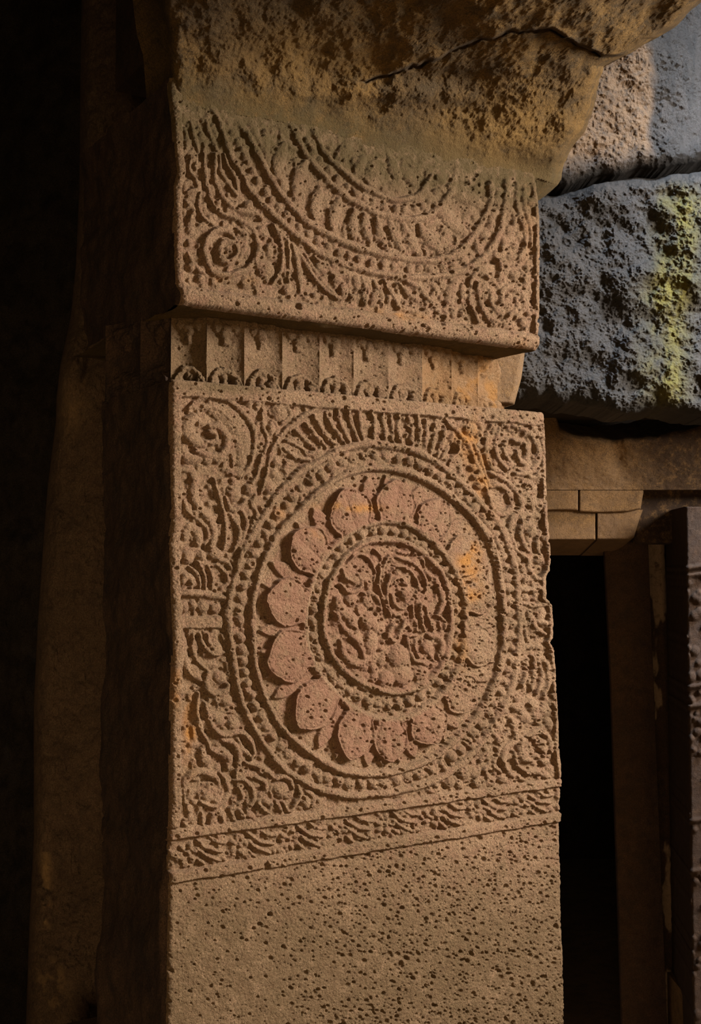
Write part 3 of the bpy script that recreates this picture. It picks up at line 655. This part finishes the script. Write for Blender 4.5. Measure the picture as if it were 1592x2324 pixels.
def relief_block(name, K0, K1, mat, round_top, round_bot):
    za, zb = zK(K0), zK(K1)                    # za below zb
    nr = int((zb - za) / STEP) + 1
    z = np.linspace(zb, za, nr)                # top row first
    uL = outline_u(z, XL); uR = outline_u(z, XR)
    nc = int((uR - uL).mean() / STEP) + 1
    s = np.linspace(0, 1, nc)
    U = uL[:, None] + (uR - uL)[:, None] * s; Zz = np.repeat(z[:, None], nc, 1)
    px_, py_ = project(face_pt(U, Zz))
    wx = fbm(px_, py_, 14, 2, 1) * 2.0; wy = fbm(px_, py_, 14, 2, 4) * 2.0
    h = sample(Hh, px_ + wx, py_ + wy) + sample(Ph, px_, py_)
    du = U - uL[:, None]; dv = uR[:, None] - U
    def rnd(d, r): return -r * (1 - np.sqrt(np.clip(1 - np.clip(1 - d / r, 0, 1) ** 2, 0, 1)))
    h = h + rnd(du + .001, .014) + rnd(dv + .001, .016)
    if round_top: h = h + rnd(zb - Zz + .0005, round_top)
    if round_bot: h = h + rnd(Zz - za + .0005, round_bot)
    X = face_pt(U, Zz, h)
    gr = np.gradient(X, axis=0); gc = np.gradient(X, axis=1)
    nrm = np.cross(gr, gc); nrm /= np.linalg.norm(nrm, axis=-1, keepdims=True) + 1e-12
    if (nrm[nr // 2, nc // 2] @ N) < 0: nrm = -nrm
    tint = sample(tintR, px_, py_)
    ids = ID[np.clip(np.round(py_ + wy).astype(int) - RY0, 0, ID.shape[0] - 1), np.clip(np.round(px_ + wx).astype(int) - RX0, 0, ID.shape[1] - 1)][:-1, :-1].ravel()
    Q = grid_quads(nr, nc, flip=True)
    Xf = X.reshape(-1, 3); Nf = nrm.reshape(-1, 3); Tf = tint.reshape(-1, 3)
    order = np.argsort(ids, kind='stable'); sid = ids[order]
    cuts = np.flatnonzero(np.diff(sid)) + 1
    groups = np.split(order, cuts)
    block = None
    main = [g for g in groups if ids[g[0]] == 0]; pieces = []
    for g in groups:
        if ids[g[0]] == 0: continue
        for c in islands(g, nc - 1): (pieces if len(c) >= 40 else main).append(c)
    def make(g, nm, parent, label=None, skirt=0.0):
        q = Q[g]; used, inv = np.unique(q.ravel(), return_inverse=True)
        q = inv.reshape(-1, 4)
        V = Xf[used]; NN = Nf[used]; TT = Tf[used]
        if skirt:
            e = np.concatenate([q[:, [0, 1]], q[:, [1, 2]], q[:, [2, 3]], q[:, [3, 0]]])
            key = np.sort(e, 1); key = key[:, 0].astype(np.int64) * len(V) + key[:, 1]
            u_, idx, cnt = np.unique(key, return_index=True, return_counts=True)
            be = e[idx[cnt == 1]]
            bv, binv = np.unique(be.ravel(), return_inverse=True); binv = binv.reshape(-1, 2)
            n0 = len(V)
            V = np.vstack([V, V[bv] - N * skirt]); NN = np.vstack([NN, NN[bv]]); TT = np.vstack([TT, TT[bv]])
            q = np.vstack([q, np.stack([be[:, 1], be[:, 0], n0 + binv[:, 0], n0 + binv[:, 1]], -1)])
        pr = {}
        if label: pr['label'] = label
        return mesh_np(nm, V, q, mat, parent, TT, NN, **pr)
    block = make(np.concatenate(main), name, root)
    for g in pieces:
        k = ids[g[0]]
        nm, lb = PARTS[k]
        if nm == 'face': continue
        make(g, nm, block, lb, skirt=.012)
    return z, uL, uR, h, nr, nc, X
KLOW = 1330.0
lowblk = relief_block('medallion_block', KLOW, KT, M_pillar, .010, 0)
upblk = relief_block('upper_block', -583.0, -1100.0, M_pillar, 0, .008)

def strip(name, edge, dirv, depth, n, mat, rough_, parent, flip=False, tint=(0, 0, 0), seed=0, start=0.0, nvec=None):
    """a band running back from an edge polyline"""
    t = np.linspace(start, depth, n)
    X = edge[:, None, :] + t[None, :, None] * dirv
    L = np.r_[0, np.cumsum(np.linalg.norm(np.diff(edge, axis=0), axis=1))]
    nz = fbm(L[:, None] * 1000 + 0 * t, t[None, :] * 1000 + 0 * L[:, None], 140, 5, seed) * rough_
    nz *= sstep(0, .02, t)[None, :]
    X = X + nz[..., None] * nvec
    TT = np.tile(np.array(tint, np.float32), (X.shape[0] * X.shape[1], 1))
    return mesh_np(name, X.reshape(-1, 3), grid_quads(X.shape[0], X.shape[1], flip), mat, parent, TT)
for blk, nm in ((lowblk, 'medallion_block'), (upblk, 'upper_block')):
    X = blk[6]
    strip('side_face', X[::3, 0], -N, DEP * (.56 if blk is lowblk else .8), 90, M_side, .022, root, False, (.4, 0, .3), 2, 0, -T)  # shade put into the colour of the left side
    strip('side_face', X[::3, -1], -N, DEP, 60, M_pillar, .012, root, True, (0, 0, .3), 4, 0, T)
X = lowblk[6]; strip('ledge', X[0, ::3], -N, DEP * .56, 60, M_pillar, .004, root, True, (0, 0, .5), 1, 0, UP)
X = upblk[6]; strip('soffit', X[-1, ::3], -N, DEP, 120, M_cap, .012, root, False, (.5, 0.1, 0), 3, 0, -UP)
# plain foot of the shaft, below the frame of the photograph
zf = zK(KLOW)
uL0, uR0 = lowblk[1][-1], lowblk[2][-1]
c = [face_pt(uL0, zf + .004, 0.001), face_pt(uR0, zf + .004, 0.001), face_pt(uR0, zf + .004, -DEP), face_pt(uL0, zf + .004, -DEP)]
V = np.array(c + [p * np.array([1, 1, 0]) + np.array([0, 0, FLZ]) for p in c])
mesh_np('shaft_foot', V, np.array([[0, 4, 5, 1], [1, 5, 6, 2], [2, 6, 7, 3], [3, 7, 4, 0], [0, 1, 2, 3], [4, 7, 6, 5]]), M_pillar, root, smooth=False)

# unseen block added above the capital to keep side light off the left
ib = [face_pt(u_, 3.02, w_) for u_, w_ in ((-.34, -.12), (.55, -.12), (.55, -.8), (-.34, -.8))]
mesh_np('light_stop', np.array(ib + [p + np.array([0, 0, .95]) for p in ib]), np.array([[0, 4, 5, 1], [1, 5, 6, 2], [2, 6, 7, 3], [3, 7, 4, 0], [0, 1, 2, 3], [4, 7, 6, 5]]), M_side, root, smooth=False)
# ---- fluted neck
bx = np.array([235, 315, 385, 467, 553, 640, 725, 803, 883, 960, 1027, 1087, 1132, 1147], float)
bw = np.array([-.40, -.225, -.135, -.098, -.085, -.078, -.075, -.075, -.078, -.085, -.10, -.125, -.17, -.26])
xy = P(bx, np.full(bx.shape, HOR), bw)
xy[:, 2] = 0
zlo = zK(KT) - .01; zhi = zK(-583.0) + .02
neckroot = None
nrow = 130
for i in range(len(bx) - 1):
    ncol = 52 if bx[i + 1] - bx[i] > 50 else 30
    s = np.linspace(0, 1, ncol); t = np.linspace(0, 1, nrow)
    Sg, Tg = np.meshgrid(s, t)
    a, b = xy[i], xy[i + 1]
    base = a * (1 - Sg[..., None]) + b * Sg[..., None]
    nn = np.cross(b - a, UP); nn /= np.linalg.norm(nn)
    if nn @ (EYE - a) < 0: nn = -nn
    wid = np.linalg.norm(b - a); hgt = zhi - zlo
    h = -.016 * np.sin(math.pi * Sg) ** .8
    X_ = Sg * wid; Y_ = Tg * hgt                     # from the top down, metres
    sc = wid / .095
    def dm(cx, cy, rx, ry, hh, p=.55):
        return hh * np.clip(1 - ((Sg - cx) / rx) ** 2 - ((Y_ - cy) / ry) ** 2, 0, 1) ** p
    j = rs.uniform(-.03, .03, 8)
    lv = np.zeros_like(h); yb = hgt - .010
    # foot: an arched leaf holding three lobes
    S0, Y0 = Sg, Y_
    Sg = Sg + fbm(X_ * 1000 + i * 70, Y_ * 1000, 14, 3, i) * .07; Y_ = Y_ + fbm(X_ * 1000, Y_ * 1000 + i * 50, 14, 3, i + 2) * .007
    q = np.hypot((Sg - .5) / .40, (Y_ - yb) / .052)
    lv = np.maximum(lv, .015 * np.clip(1 - ((q - 1) / .19) ** 2, 0, 1) ** .6 * (Y_ < yb + .01))
    lv = np.maximum(lv, dm(.5 + j[0] * .5, yb - .008, .15, .021, .019))
    lv = np.maximum(lv, dm(.24 + j[1] * .5, yb - .018, .13, .025, .017)); lv = np.maximum(lv, dm(.76 + j[2] * .5, yb - .018, .13, .025, .017))
    lv = np.maximum(lv, dm(.5 + j[3] * .5, yb - .036, .14, .016, .015))
    foot = lv > .002
    # head: a hanging bud between two side leaves
    yt = .026 + .010
    tp = np.maximum.reduce([dm(.5 + j[4], yt + .010, .17, .022, .020), dm(.30 + j[5], yt - .006, .15, .020, .016), dm(.72 + j[6], yt - .006, .15, .020, .016), dm(.5 + j[4], yt + .033, .12, .014, .015), dm(.5, yt - .012, .3, .012, .008)])
    head = tp > .002
    Sg, Y_ = S0, Y0
    h = h + lv + tp * (0.8 + j[7])
    h += fbm(X_ * 1000 + i * 97, Y_ * 1000, 40, 4, 2) * .0035 + fbm(X_ * 1000 + i * 31, Y_ * 1000, 7, 3, 5) * .0016
    pr = np.random.RandomState(50 + i)
    for _ in range(int(20 + 6 * i)):
        cx, cy, r = pr.rand() * wid, pr.rand() * hgt, .0015 + pr.exponential(.0012)
        h -= .003 * np.clip(1.2 - ((X_ - cx) ** 2 + (Y_ - cy) ** 2) / r ** 2, 0, 1)
    edgefix = np.minimum(Sg, 1 - Sg); h = np.where(edgefix < 1e-6, 0, h)
    X = base + h[..., None] * nn + (zhi - Y_)[..., None] * UP
    g1 = np.gradient(X, axis=0); g2 = np.gradient(X, axis=1); nm = np.cross(g1, g2); nm /= np.linalg.norm(nm, axis=-1, keepdims=True)
    if nm[nrow // 2, ncol // 2] @ nn < 0: nm = -nm
    Q = grid_quads(nrow, ncol, flip=True)
    idg = np.where(head, 2, np.where(foot, 1, 0))[:-1, :-1].ravel()
    if neckroot is None:
        neckroot = empty('fluted_neck', (0, 0, 0)); neckroot.parent = root
        neckroot.location = -np.array(root.location)
    tt = np.zeros((nrow * ncol, 3), np.float32)
    tt[:, 1] = (.55 if bx[i] in (1027, 1087) else .08) * sstep(.1, .5, fbm(X_ * 1000, Y_ * 1000, 50, 3, i)).ravel() + (.35 if bx[i] > 950 else 0)
    tt[:, 2] = .25 + (.25 * sstep(600, 380, bx[i]))  # shade painted darker towards the left flutes
    for k, nm_ in ((0, 'flute'), (1, 'leaf_carving'), (2, 'hanging_bud')):
        g = np.flatnonzero(idg == k)
        if len(g) < 6: continue
        q = Q[g]; used, inv = np.unique(q.ravel(), return_inverse=True)
        mesh_np(nm_, X.reshape(-1, 3)[used], inv.reshape(-1, 4), M_side if bx[i] < 380 else M_pillar, neckroot, tt[used], nm.reshape(-1, 3)[used])  # leftmost flutes take the darker stone with painted shade

# ---------------------------------------------------------------- capital: rough rock swelling out over the block
crease = lambda x: np.interp(x, [360, 385, 480, 600, 700, 800, 900, 1000, 1100, 1222, 1280, 1400, 1592, 1700], [200, 222, 250, 268, 288, 318, 345, 365, 385, 408, 425, 440, 440, 440])
capR = lambda y: np.interp(y, [-160, -60, 5, 60, 85, 80.5, 135, 150, 200, 290, 330, 370, 408, 430, 455, 470],
                           [1760, 1690, 1590, 1540, 1500, 1500, 1400, 1370, 1362, 1335, 1300, 1279, 1276, 1258, 1226, 1200])
nr, nc = 330, 620
py = np.linspace(-150, 468, nr)[:, None] * np.ones((1, nc))
xr = capR(py[:, :1]) + fbm(py[:, :1] * 1.0, py[:, :1] * 0, 40, 4, 3) * 9
xl = np.interp(py[:, :1], [-150, 20, 70, 200, 470], [350, 366, 380, 388, 398])
px = xl + (xr - xl) * np.linspace(0, 1, nc)[None, :]
d = crease(px) - py + fbm(px, py, 120, 3, 2) * 14
w = np.where(d > 0, .42 * (np.clip(d, 0, None) / 420) ** 1.5, -.004 + d * .0011)
w = w + np.where(d > 0, 1, .3) * .03 * sstep(0, 80, d) * sstep(900, 1250, px)
# crack and broken bed above it
ck = crom([(790,200),(830,188),(875,176),(920,158),(965,138),(1010,128),(1060,108),(1110,84),(1160,70),(1205,64),(1250,68),(1300,90),(1340,108),(1362,128)], 5)
D, Sx = dist_line(px.astype(np.float32), py.astype(np.float32), ck)
ck[:, 1] += fbm(ck[:, 0], ck[:, 0] * 0, 34, 3, 2) * 14
D, Sx = dist_line(px.astype(np.float32), py.astype(np.float32), ck)
cy_ = np.interp(px, ck[:, 0], ck[:, 1])
w = w + .030 * sstep(-4, 4, cy_ - py) * sstep(800, 950, px) * np.exp(-np.clip(cy_ - py, 0, None) / 120) - .026 * np.exp(-(D / (3.2 + 2.5 * fbm(px, py, 30, 3, 6))) ** 2) * sstep(0, .12, Sx) * np.clip(.7 + 1.6 * fbm(px, py, 45, 3, 1), 0, 1.2)
w = w + .020 * np.exp(-(((px - 900) / 170) ** 2 + ((py - 215) / 26) ** 2)) - .012 * np.exp(-(((px - 960) / 150) ** 2 + ((py - 175) / 22) ** 2))
Xb = P(px, py, w); mm = np.stack([(Xb @ T) * 1000, Xb[..., 2] * 1000 + w * 600], -1)
amp = sstep(-10, 120, d) * .75 + .12
w = w + amp * (fbm(mm[..., 0], mm[..., 1], 260, 4, 1) * .032 + fbm(mm[..., 0], mm[..., 1], 60, 4, 6) * .016 + fbm(mm[..., 0], mm[..., 1], 14, 4, 3, .7) * .0055)
e = (xr - px)
w = w - .11 * (1 - np.sqrt(np.clip(1 - np.clip(1 - e / 34, 0, 1) ** 2, 0, 1)))
w = w - .05 * (1 - np.sqrt(np.clip(1 - np.clip(1 - (px - xl) / 30, 0, 1) ** 2, 0, 1)))
w = np.where(d < -6, np.minimum(w, np.where(px < 1216, -.02, 1)), w)
Xc = P(px, py, w)
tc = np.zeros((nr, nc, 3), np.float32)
tc[..., 0] = sstep(110, 0, d) * .8  # shade of the crease painted into the rock colour
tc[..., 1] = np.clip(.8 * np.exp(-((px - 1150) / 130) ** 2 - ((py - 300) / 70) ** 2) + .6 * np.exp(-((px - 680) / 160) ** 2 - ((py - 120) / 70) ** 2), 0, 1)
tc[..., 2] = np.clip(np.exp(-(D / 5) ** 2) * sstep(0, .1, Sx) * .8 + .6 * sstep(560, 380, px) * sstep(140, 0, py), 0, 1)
Vc = Xc.reshape(-1, 3); Qc = grid_quads(nr, nc, True)
back = Xc[:, -1] - N * 0.9; backl = Xc[:, 0] - N * .15; backt = None
n0 = len(Vc); idx = np.arange(nr * nc).reshape(nr, nc)
Vall = np.vstack([Vc, back, backl]); q1 = np.stack([idx[:-1, -1], n0 + np.arange(nr - 1), n0 + 1 + np.arange(nr - 1), idx[1:, -1]], -1)
q2 = np.stack([idx[:-1, 0], idx[1:, 0], n0 + nr + 1 + np.arange(nr - 1), n0 + nr + np.arange(nr - 1)], -1)
tcf = np.vstack([tc.reshape(-1, 3), np.zeros((2 * nr, 3))])
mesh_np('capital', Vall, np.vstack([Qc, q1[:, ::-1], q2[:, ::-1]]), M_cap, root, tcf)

# ---------------------------------------------------------------- rough slabs of masonry
def slab(name, mat, p0, n, xlf, xrf, ytf, ybf, nx, ny, rough_=.02, rnd=(18, 18, 18, 18), rdep=.08, thick=.5, tint=None, seed=0, parent=None, wfun=None, octs=(300, 70, 18), **props):
    """four-sided block standing on the plane (p0, n); the sides are closed back by 'thick'"""
    n = np.array(n, float); n /= np.linalg.norm(n)
    if n @ (EYE - np.array(p0)) < 0: n = -n
    s = np.linspace(0, 1, nx)[None, :]; t = np.linspace(0, 1, ny)[:, None]
    ymid0 = ytf(np.array(xlf(.5) * .5 + xrf(.5) * .5)); ymid1 = ybf(np.array(xlf(.5) * .5 + xrf(.5) * .5))
    px = np.broadcast_to(xlf(t) + (xrf(t) - xlf(t)) * s, (ny, nx)).astype(float)
    yt = ytf(px); yb = ybf(px); py = yt + (yb - yt) * t
    eL = px - px[:, :1]; eR = px[:, -1:] - px; eT = py - yt; eB = yb - py
    X = hit(px, py, p0, n)
    tv = np.cross(UP, n); a = (X @ tv) * 1000; b = X[..., 2] * 1000
    h = rough_ * (fbm(a, b, octs[0], 3, seed) + .38 * fbm(a, b, octs[1], 4, seed + 1) + .2 * fbm(a, b, octs[2], 4, seed + 2, .65))
    for e, r in zip((eL, eR, eT, eB), rnd):
        if r: h = h - rdep * (1 - np.sqrt(np.clip(1 - np.clip(1 - e / r, 0, 1) ** 2, 0, 1)))
    if wfun is not None: h = h + wfun(px, py)
    d = ray(px, py); X = EYE + d * ((np.dot(np.array(p0) - EYE, n) + h) / (d @ n))[..., None]
    V = X.reshape(-1, 3); Q = grid_quads(ny, nx, True); idx = np.arange(nx * ny).reshape(ny, nx)
    loop = np.r_[idx[0, :-1], idx[:-1, -1], idx[-1, :0:-1], idx[:0:-1, 0]]
    n0 = len(V); Vb = V[loop] - n * thick; m = len(loop); r_ = np.arange(m); r2_ = (r_ + 1) % m
    q = np.stack([loop, loop[r2_], n0 + r2_, n0 + r_], -1)
    tt = None
    if tint is not None:
        tt = np.stack([np.broadcast_to(np.asarray(v, float), px.shape) for v in tint(px, py)], -1).reshape(-1, 3); tt = np.vstack([tt, tt[loop]])
    return mesh_np(name, np.vstack([V, Vb]), np.vstack([Q, q]), mat, parent, tt, **props)
F_ = lambda ys, xs: (lambda t: np.interp(t, ys, xs))
def pt(px, py, dist): 
    d = ray(px, py); return tuple(EYE + d * dist / d[..., 1:2])
wallr = empty('wall_right', (1.6, 4.2, FLZ), kind='structure')
nb = (0.10, -1, -0.10)
def t_up(px, py):
    edge = 1478 + fbm(px, py, 60, 3, 2) * 18 + (py - 100) * .02
    tan = sstep(edge + 12, edge - 12, px) * (1 - .8 * sstep(350, 410, py + fbm(px, py, 40, 3, 1) * 30 + (px - 1300) * .1))
    return tan, 0 * px, .9 * sstep(340, 410, py + fbm(px, py, 30, 3, 4) * 25 + (px - 1300) * .12)
jb = lambda x: np.interp(x, [1200, 1280, 1330, 1400, 1470, 1540, 1592, 1900], [440, 428, 416, 402, 392, 384, 376, 340])
slab('stone_block', M_block, pt(1400, 250, 3.75), (0.05, -1, 0.02), F_([0, 1], [1200, 1200]), F_([0, 1], [1800, 1800]), lambda x: x * 0 - 260.0, lambda x: jb(x) - 8 + fbm(x, x * 0, 50, 4, 5) * 8, 420, 420,
     .034, (0, 0, 0, 34), .10, .16, t_up, 1, wallr, wfun=lambda x, y: -.012 * sstep(1470, 1490, x + (y - 200) * .08) - .16 * sstep(1500, 1720, x), octs=(260, 60, 12))
def t_lo(px, py):
    f1 = fbm(px, py * .4, 30, 4, 3)
    g = .95 * np.exp(-((px - (1545 - (py - 450) * .02)) / 42) ** 2) * sstep(400, 470, py) * sstep(720, 640, py) + .9 * np.exp(-((px - (1505 + (py - 650) * .03)) / 44) ** 2) * sstep(600, 670, py) * sstep(960, 900, py)
    g = np.clip(g * (1 + f1 * 1.5), 0, 1)
    return 0 * px, g, np.clip(.25 + fbm(px, py, 60, 3, 6), 0, 1) * .5 + .6 * sstep(890, 940, py)
lb = lambda x: np.interp(x, [1100, 1190, 1260, 1330, 1390, 1440, 1500, 1592, 1900], [905, 908, 912, 925, 936, 938, 930, 944, 950])
slab('stone_block', M_block, pt(1400, 650, 3.72), (0.06, -1, 0.05), F_([0, 1], [1130, 1130]), F_([0, 1], [1800, 1800]), lambda x: jb(x) + 10 + fbm(x, x * 0, 45, 4, 2) * 8,
     lambda x: lb(x) + fbm(x, x * 0, 40, 4, 1) * 7, 440, 440, .046, (20, 0, 30, 40), .10, .16, t_lo, 3, wallr, octs=(150, 42, 11))
# dark packing behind the joints
slab('rock_core', M_dark, pt(1400, 500, 4.1), (0, -1, 0), F_([0, 1], [1100, 1100]), F_([0, 1], [1900, 1900]), lambda x: x * 0 - 300.0, lambda x: x * 0 + 930.0, 30, 60, .02, (0, 0, 0, 0), 0, .3, None, 2, wallr)
slab('stone_block', M_lintel, pt(1170, 840, 3.45), (0.3, -1, 0), F_([0, 1], [1100, 1100]), F_([0, .2, .6, 1], [1178, 1192, 1184, 1168]), lambda x: x * 0 + 770.0, lambda x: x * 0 + 918.0, 60, 110, .012, (0, 14, 0, 8), .04, .3,
     lambda x, y: (.4, 0, .2), 6, wallr)

# ---------------------------------------------------------------- doorway behind
door = empty('door_1', (1.6, 4.6, FLZ), kind='structure')
YD = 4.45
def pl_(d): return pt(1300, 1100, d)
dimR = lambda x, y: sstep(1370, 1520, x + fbm(x, y, 50, 3, 2) * 40)  # shade painted into the lintel colour towards the right
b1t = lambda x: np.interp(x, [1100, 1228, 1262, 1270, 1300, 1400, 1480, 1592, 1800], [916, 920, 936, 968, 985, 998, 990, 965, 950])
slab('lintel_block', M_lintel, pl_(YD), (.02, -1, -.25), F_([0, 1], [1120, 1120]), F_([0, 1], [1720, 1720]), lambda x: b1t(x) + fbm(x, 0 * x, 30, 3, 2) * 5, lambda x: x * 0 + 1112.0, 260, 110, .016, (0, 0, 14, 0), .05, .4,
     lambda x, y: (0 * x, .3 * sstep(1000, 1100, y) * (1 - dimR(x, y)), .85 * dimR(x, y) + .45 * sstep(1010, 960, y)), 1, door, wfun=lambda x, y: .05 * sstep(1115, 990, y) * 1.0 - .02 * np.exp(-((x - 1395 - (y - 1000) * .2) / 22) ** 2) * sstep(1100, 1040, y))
slab('lintel_block', M_lintel, pl_(YD), (.02, -1, .12), F_([0, 1], [1120, 1120]), F_([0, 1], [1313, 1313]), lambda x: x * 0 + 1113.0, lambda x: x * 0 + 1159.0 + 1.5 * np.sin(x / 30), 120, 50, .006, (0, 3, 0, 5), .012, .4,
     lambda x, y: (.35, 0, 0), 2, door)
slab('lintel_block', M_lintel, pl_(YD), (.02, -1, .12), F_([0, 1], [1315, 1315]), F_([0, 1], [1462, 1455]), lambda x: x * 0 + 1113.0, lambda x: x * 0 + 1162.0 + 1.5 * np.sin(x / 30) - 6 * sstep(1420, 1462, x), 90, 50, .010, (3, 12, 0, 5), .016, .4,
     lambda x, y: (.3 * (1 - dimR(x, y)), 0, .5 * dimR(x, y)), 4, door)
slab('lintel_block', M_lintel, pl_(YD + .03), (.02, -1, .2), F_([0, 1], [1120, 1120]), F_([0, 1], [1353, 1353]), lambda x: x * 0 + 1157.0, lambda x: x * 0 + 1225.0, 120, 60, .004, (0, 2, 0, 4), .01, .3,
     lambda x, y: (.5 * sstep(1175, 1195, y), 0, .3 * sstep(1180, 1165, y)), 5, door)
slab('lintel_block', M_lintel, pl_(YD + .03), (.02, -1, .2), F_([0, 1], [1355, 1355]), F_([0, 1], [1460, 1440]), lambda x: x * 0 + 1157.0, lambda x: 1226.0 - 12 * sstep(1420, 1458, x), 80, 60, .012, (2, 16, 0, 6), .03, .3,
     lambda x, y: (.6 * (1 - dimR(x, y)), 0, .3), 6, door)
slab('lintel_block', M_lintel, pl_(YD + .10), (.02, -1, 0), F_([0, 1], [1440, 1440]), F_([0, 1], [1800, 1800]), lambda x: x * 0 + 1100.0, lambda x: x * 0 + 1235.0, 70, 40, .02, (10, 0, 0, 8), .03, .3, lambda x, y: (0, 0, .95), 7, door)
# jamb and the flaking plaster edge beside it
slab('door_jamb', M_jamb, pl_(YD + .25), (-.25, -1, 0), F_([0, .3, 1], [1366, 1384, 1412]), F_([0, .3, 1], [1470, 1484, 1518]), lambda x: x * 0 + 1180.0, lambda x: x * 0 + 2400.0, 80, 300, .02, (6, 0, 0, 0), .03, .5,
     lambda x, y: (0, 0, .3), 3, door)
def t_pl(px, py):
    g = sstep(.0, .12, fbm(px * 1.6, py * .7, 60, 4, 5) + .28 * np.exp(-((px - 1478 - (py - 1225) * .045) / 12) ** 2) + .25 * np.exp(-((py - 1330) / 110) ** 2) - .22)
    return 0 * px, g, .1 * (1 - g)
slab('plaster_edge', M_jamb, pl_(YD + .20), (.10, -1, 0), F_([0, .3, 1], [1466, 1482, 1514]), F_([0, .3, 1], [1508, 1520, 1541]), lambda x: x * 0 + 1195.0 + fbm(x, 0 * x, 10, 2, 1) * 16, lambda x: x * 0 + 2400.0, 50, 420, .008, (4, 12, 0, 0), .03, .5, t_pl, 2, door)
slab('door_recess', M_dark, pl_(YD + .55), (.0, -1, 0), F_([0, 1], [1500, 1520]), F_([0, 1], [1760, 1760]), lambda x: x * 0 + 1180.0, lambda x: x * 0 + 2420.0, 20, 40, .01, (0, 0, 0, 0), 0, .2, None, 2, door)
# dark chamber behind the opening
def box(name, lo, hi, mat, parent=None, **props):
    (x0, y0, z0), (x1, y1, z1) = lo, hi
    V = np.array([(x0, y0, z0), (x1, y0, z0), (x1, y1, z0), (x0, y1, z0), (x0, y0, z1), (x1, y0, z1), (x1, y1, z1), (x0, y1, z1)])
    return mesh_np(name, V, np.array([[0, 3, 2, 1], [4, 5, 6, 7], [0, 1, 5, 4], [1, 2, 6, 5], [2, 3, 7, 6], [3, 0, 4, 7]]), mat, parent, smooth=False, **props)
box('wall_back', (-5, 8.0, FLZ), (6, 8.2, 5.2), M_dark, kind='structure')
box('wall_left', (-2.9, -1.0, FLZ), (-2.7, 8.0, 5.2), M_dark, kind='structure')
box('ceiling', (-3, 2.4, 4.15), (.3, 8.2, 4.35), M_dark, kind='structure')
box('floor', (-6, -4, FLZ - .2), (8, 8.4, FLZ), M_floor, kind='structure')

box('wall_rear', (1.45, 4.95, FLZ), (6, 5.1, 5.2), M_dark, kind='structure')
box('wall_front', (.2, 4.95, 1.76), (1.45, 5.1, 5.2), M_dark, kind='structure')
box('wall_inner', (-2.7, 4.95, FLZ), (.55, 5.1, 5.2), M_dark, kind='structure')
# far right carved pilaster, almost lost in the dark
pil = empty('carved_pilaster', tuple(np.array(hit(1640., 2100., np.array(pl_(4.3)), np.array([0, -1., 0]))) * np.array([1, 1, 0]) + np.array([0, 0, FLZ])), 'dark carved stone pilaster cut by the right edge, beyond the doorway', 'pilaster')
pc = np.random.RandomState(5)
spots = [(pc.uniform(1555, 1690), pc.uniform(1270, 2330), pc.uniform(6, 13)) for _ in range(150)]
def wpil(px, py):
    h = np.zeros_like(px)
    for x, y, r in spots: h = np.maximum(h, .014 * np.clip(1 - ((px - x) ** 2 + (py - y) ** 2) / r ** 2, 0, 1) ** .5)
    for y in (1285, 1302, 1555, 1600, 1860, 1975): h = np.maximum(h, .02 * np.clip(1 - ((py - y - (1592 - px) * .15) / 6) ** 2, 0, 1) ** .5)
    return h
slab('shaft', M_jamb, pl_(4.3), (-.1, -1, 0), F_([0, 1], [1553, 1572]), F_([0, 1], [1700, 1720]), lambda x: x * 0 + 1150.0, lambda x: x * 0 + 2400.0, 90, 420, .012, (10, 0, 0, 0), .04, .4, lambda x, y: (0, .03, .75), 4, pil, wfun=wpil)
box('foot', (float(pil.location[0]) - .1, float(pil.location[1]) + .05, FLZ), (float(pil.location[0]) + .25, float(pil.location[1]) + .4, -.05), M_lintel, pil)

# ---------------------------------------------------------------- rough pier on the left
pr0 = hit(np.array(235.), np.array(1400.), P(np.array(385.), np.array(1300.), -.95), np.array([0.0, -1.0, 0]))
pier = empty('rock_pier', (float(pr0[0]) - .15, float(pr0[1]) + .2, FLZ), 'dim rough rock pier rising behind the left side of the carved pillar', 'pier')
pL = lambda t: np.interp(t * 2460 - 60, [-60, 60, 200, 420, 600, 720, 830, 900, 960, 1100, 1200, 1400, 1600, 1900, 2100, 2400], [186, 184, 182, 180, 172, 160, 136, 128, 126, 108, 100, 86, 76, 76, 66, 56])
def t_pier(px, py):
    y_ = np.exp(-((px - 104) / 12) ** 2) * sstep(1880, 1960, py) * sstep(2130, 2080, py) * sstep(-.15, .2, fbm(px, py, 26, 3, 3))
    y2 = .5 * np.exp(-(((px - 165) / 30) ** 2 + ((py - 930) / 50) ** 2)) + .55 * np.exp(-(((px - 120) / 40) ** 2 + ((py - 2240) / 60) ** 2)) * sstep(0, .3, fbm(px, py, 20, 3, 1))
    return .25 + .35 * sstep(190, 300, px), np.clip(y_ + y2, 0, 1), .3 * sstep(600, 200, py) + .35 * sstep(200, 330, px)  # shade beside the pillar painted in, darker to the right
slab('rock_face', M_shade, tuple(pr0), (-.18, -1, 0), pL, F_([0, 1], [300, 290]), lambda x: x * 0 - 60.0, lambda x: x * 0 + 2400.0, 150, 900, .055, (34, 0, 0, 0), .12, .25, t_pier, 2, pier,
     wfun=lambda x, y: .05 * np.exp(-((y - 820) / 90) ** 2) * sstep(240, 150, x) - .03 * np.exp(-((x - 200 + (y - 830) * .2) / 10) ** 2 - ((y - 830) / 60) ** 2))
slab('rock_face', M_dark, tuple(np.array(pr0) + np.array([0, .5, 0])), (-.3, -1, 0), F_([0, 1], [-60, -60]), F_([0, 1], [260, 200]), lambda x: x * 0 - 80.0, lambda x: x * 0 + 2420.0, 60, 300, .07, (0, 0, 0, 0), .05, .4, None, 5, pier)
print('parts', len(PARTS), 'objects', len(bpy.data.objects), 'tris', sum(len(m.polygons) for m in bpy.data.meshes) * 2)
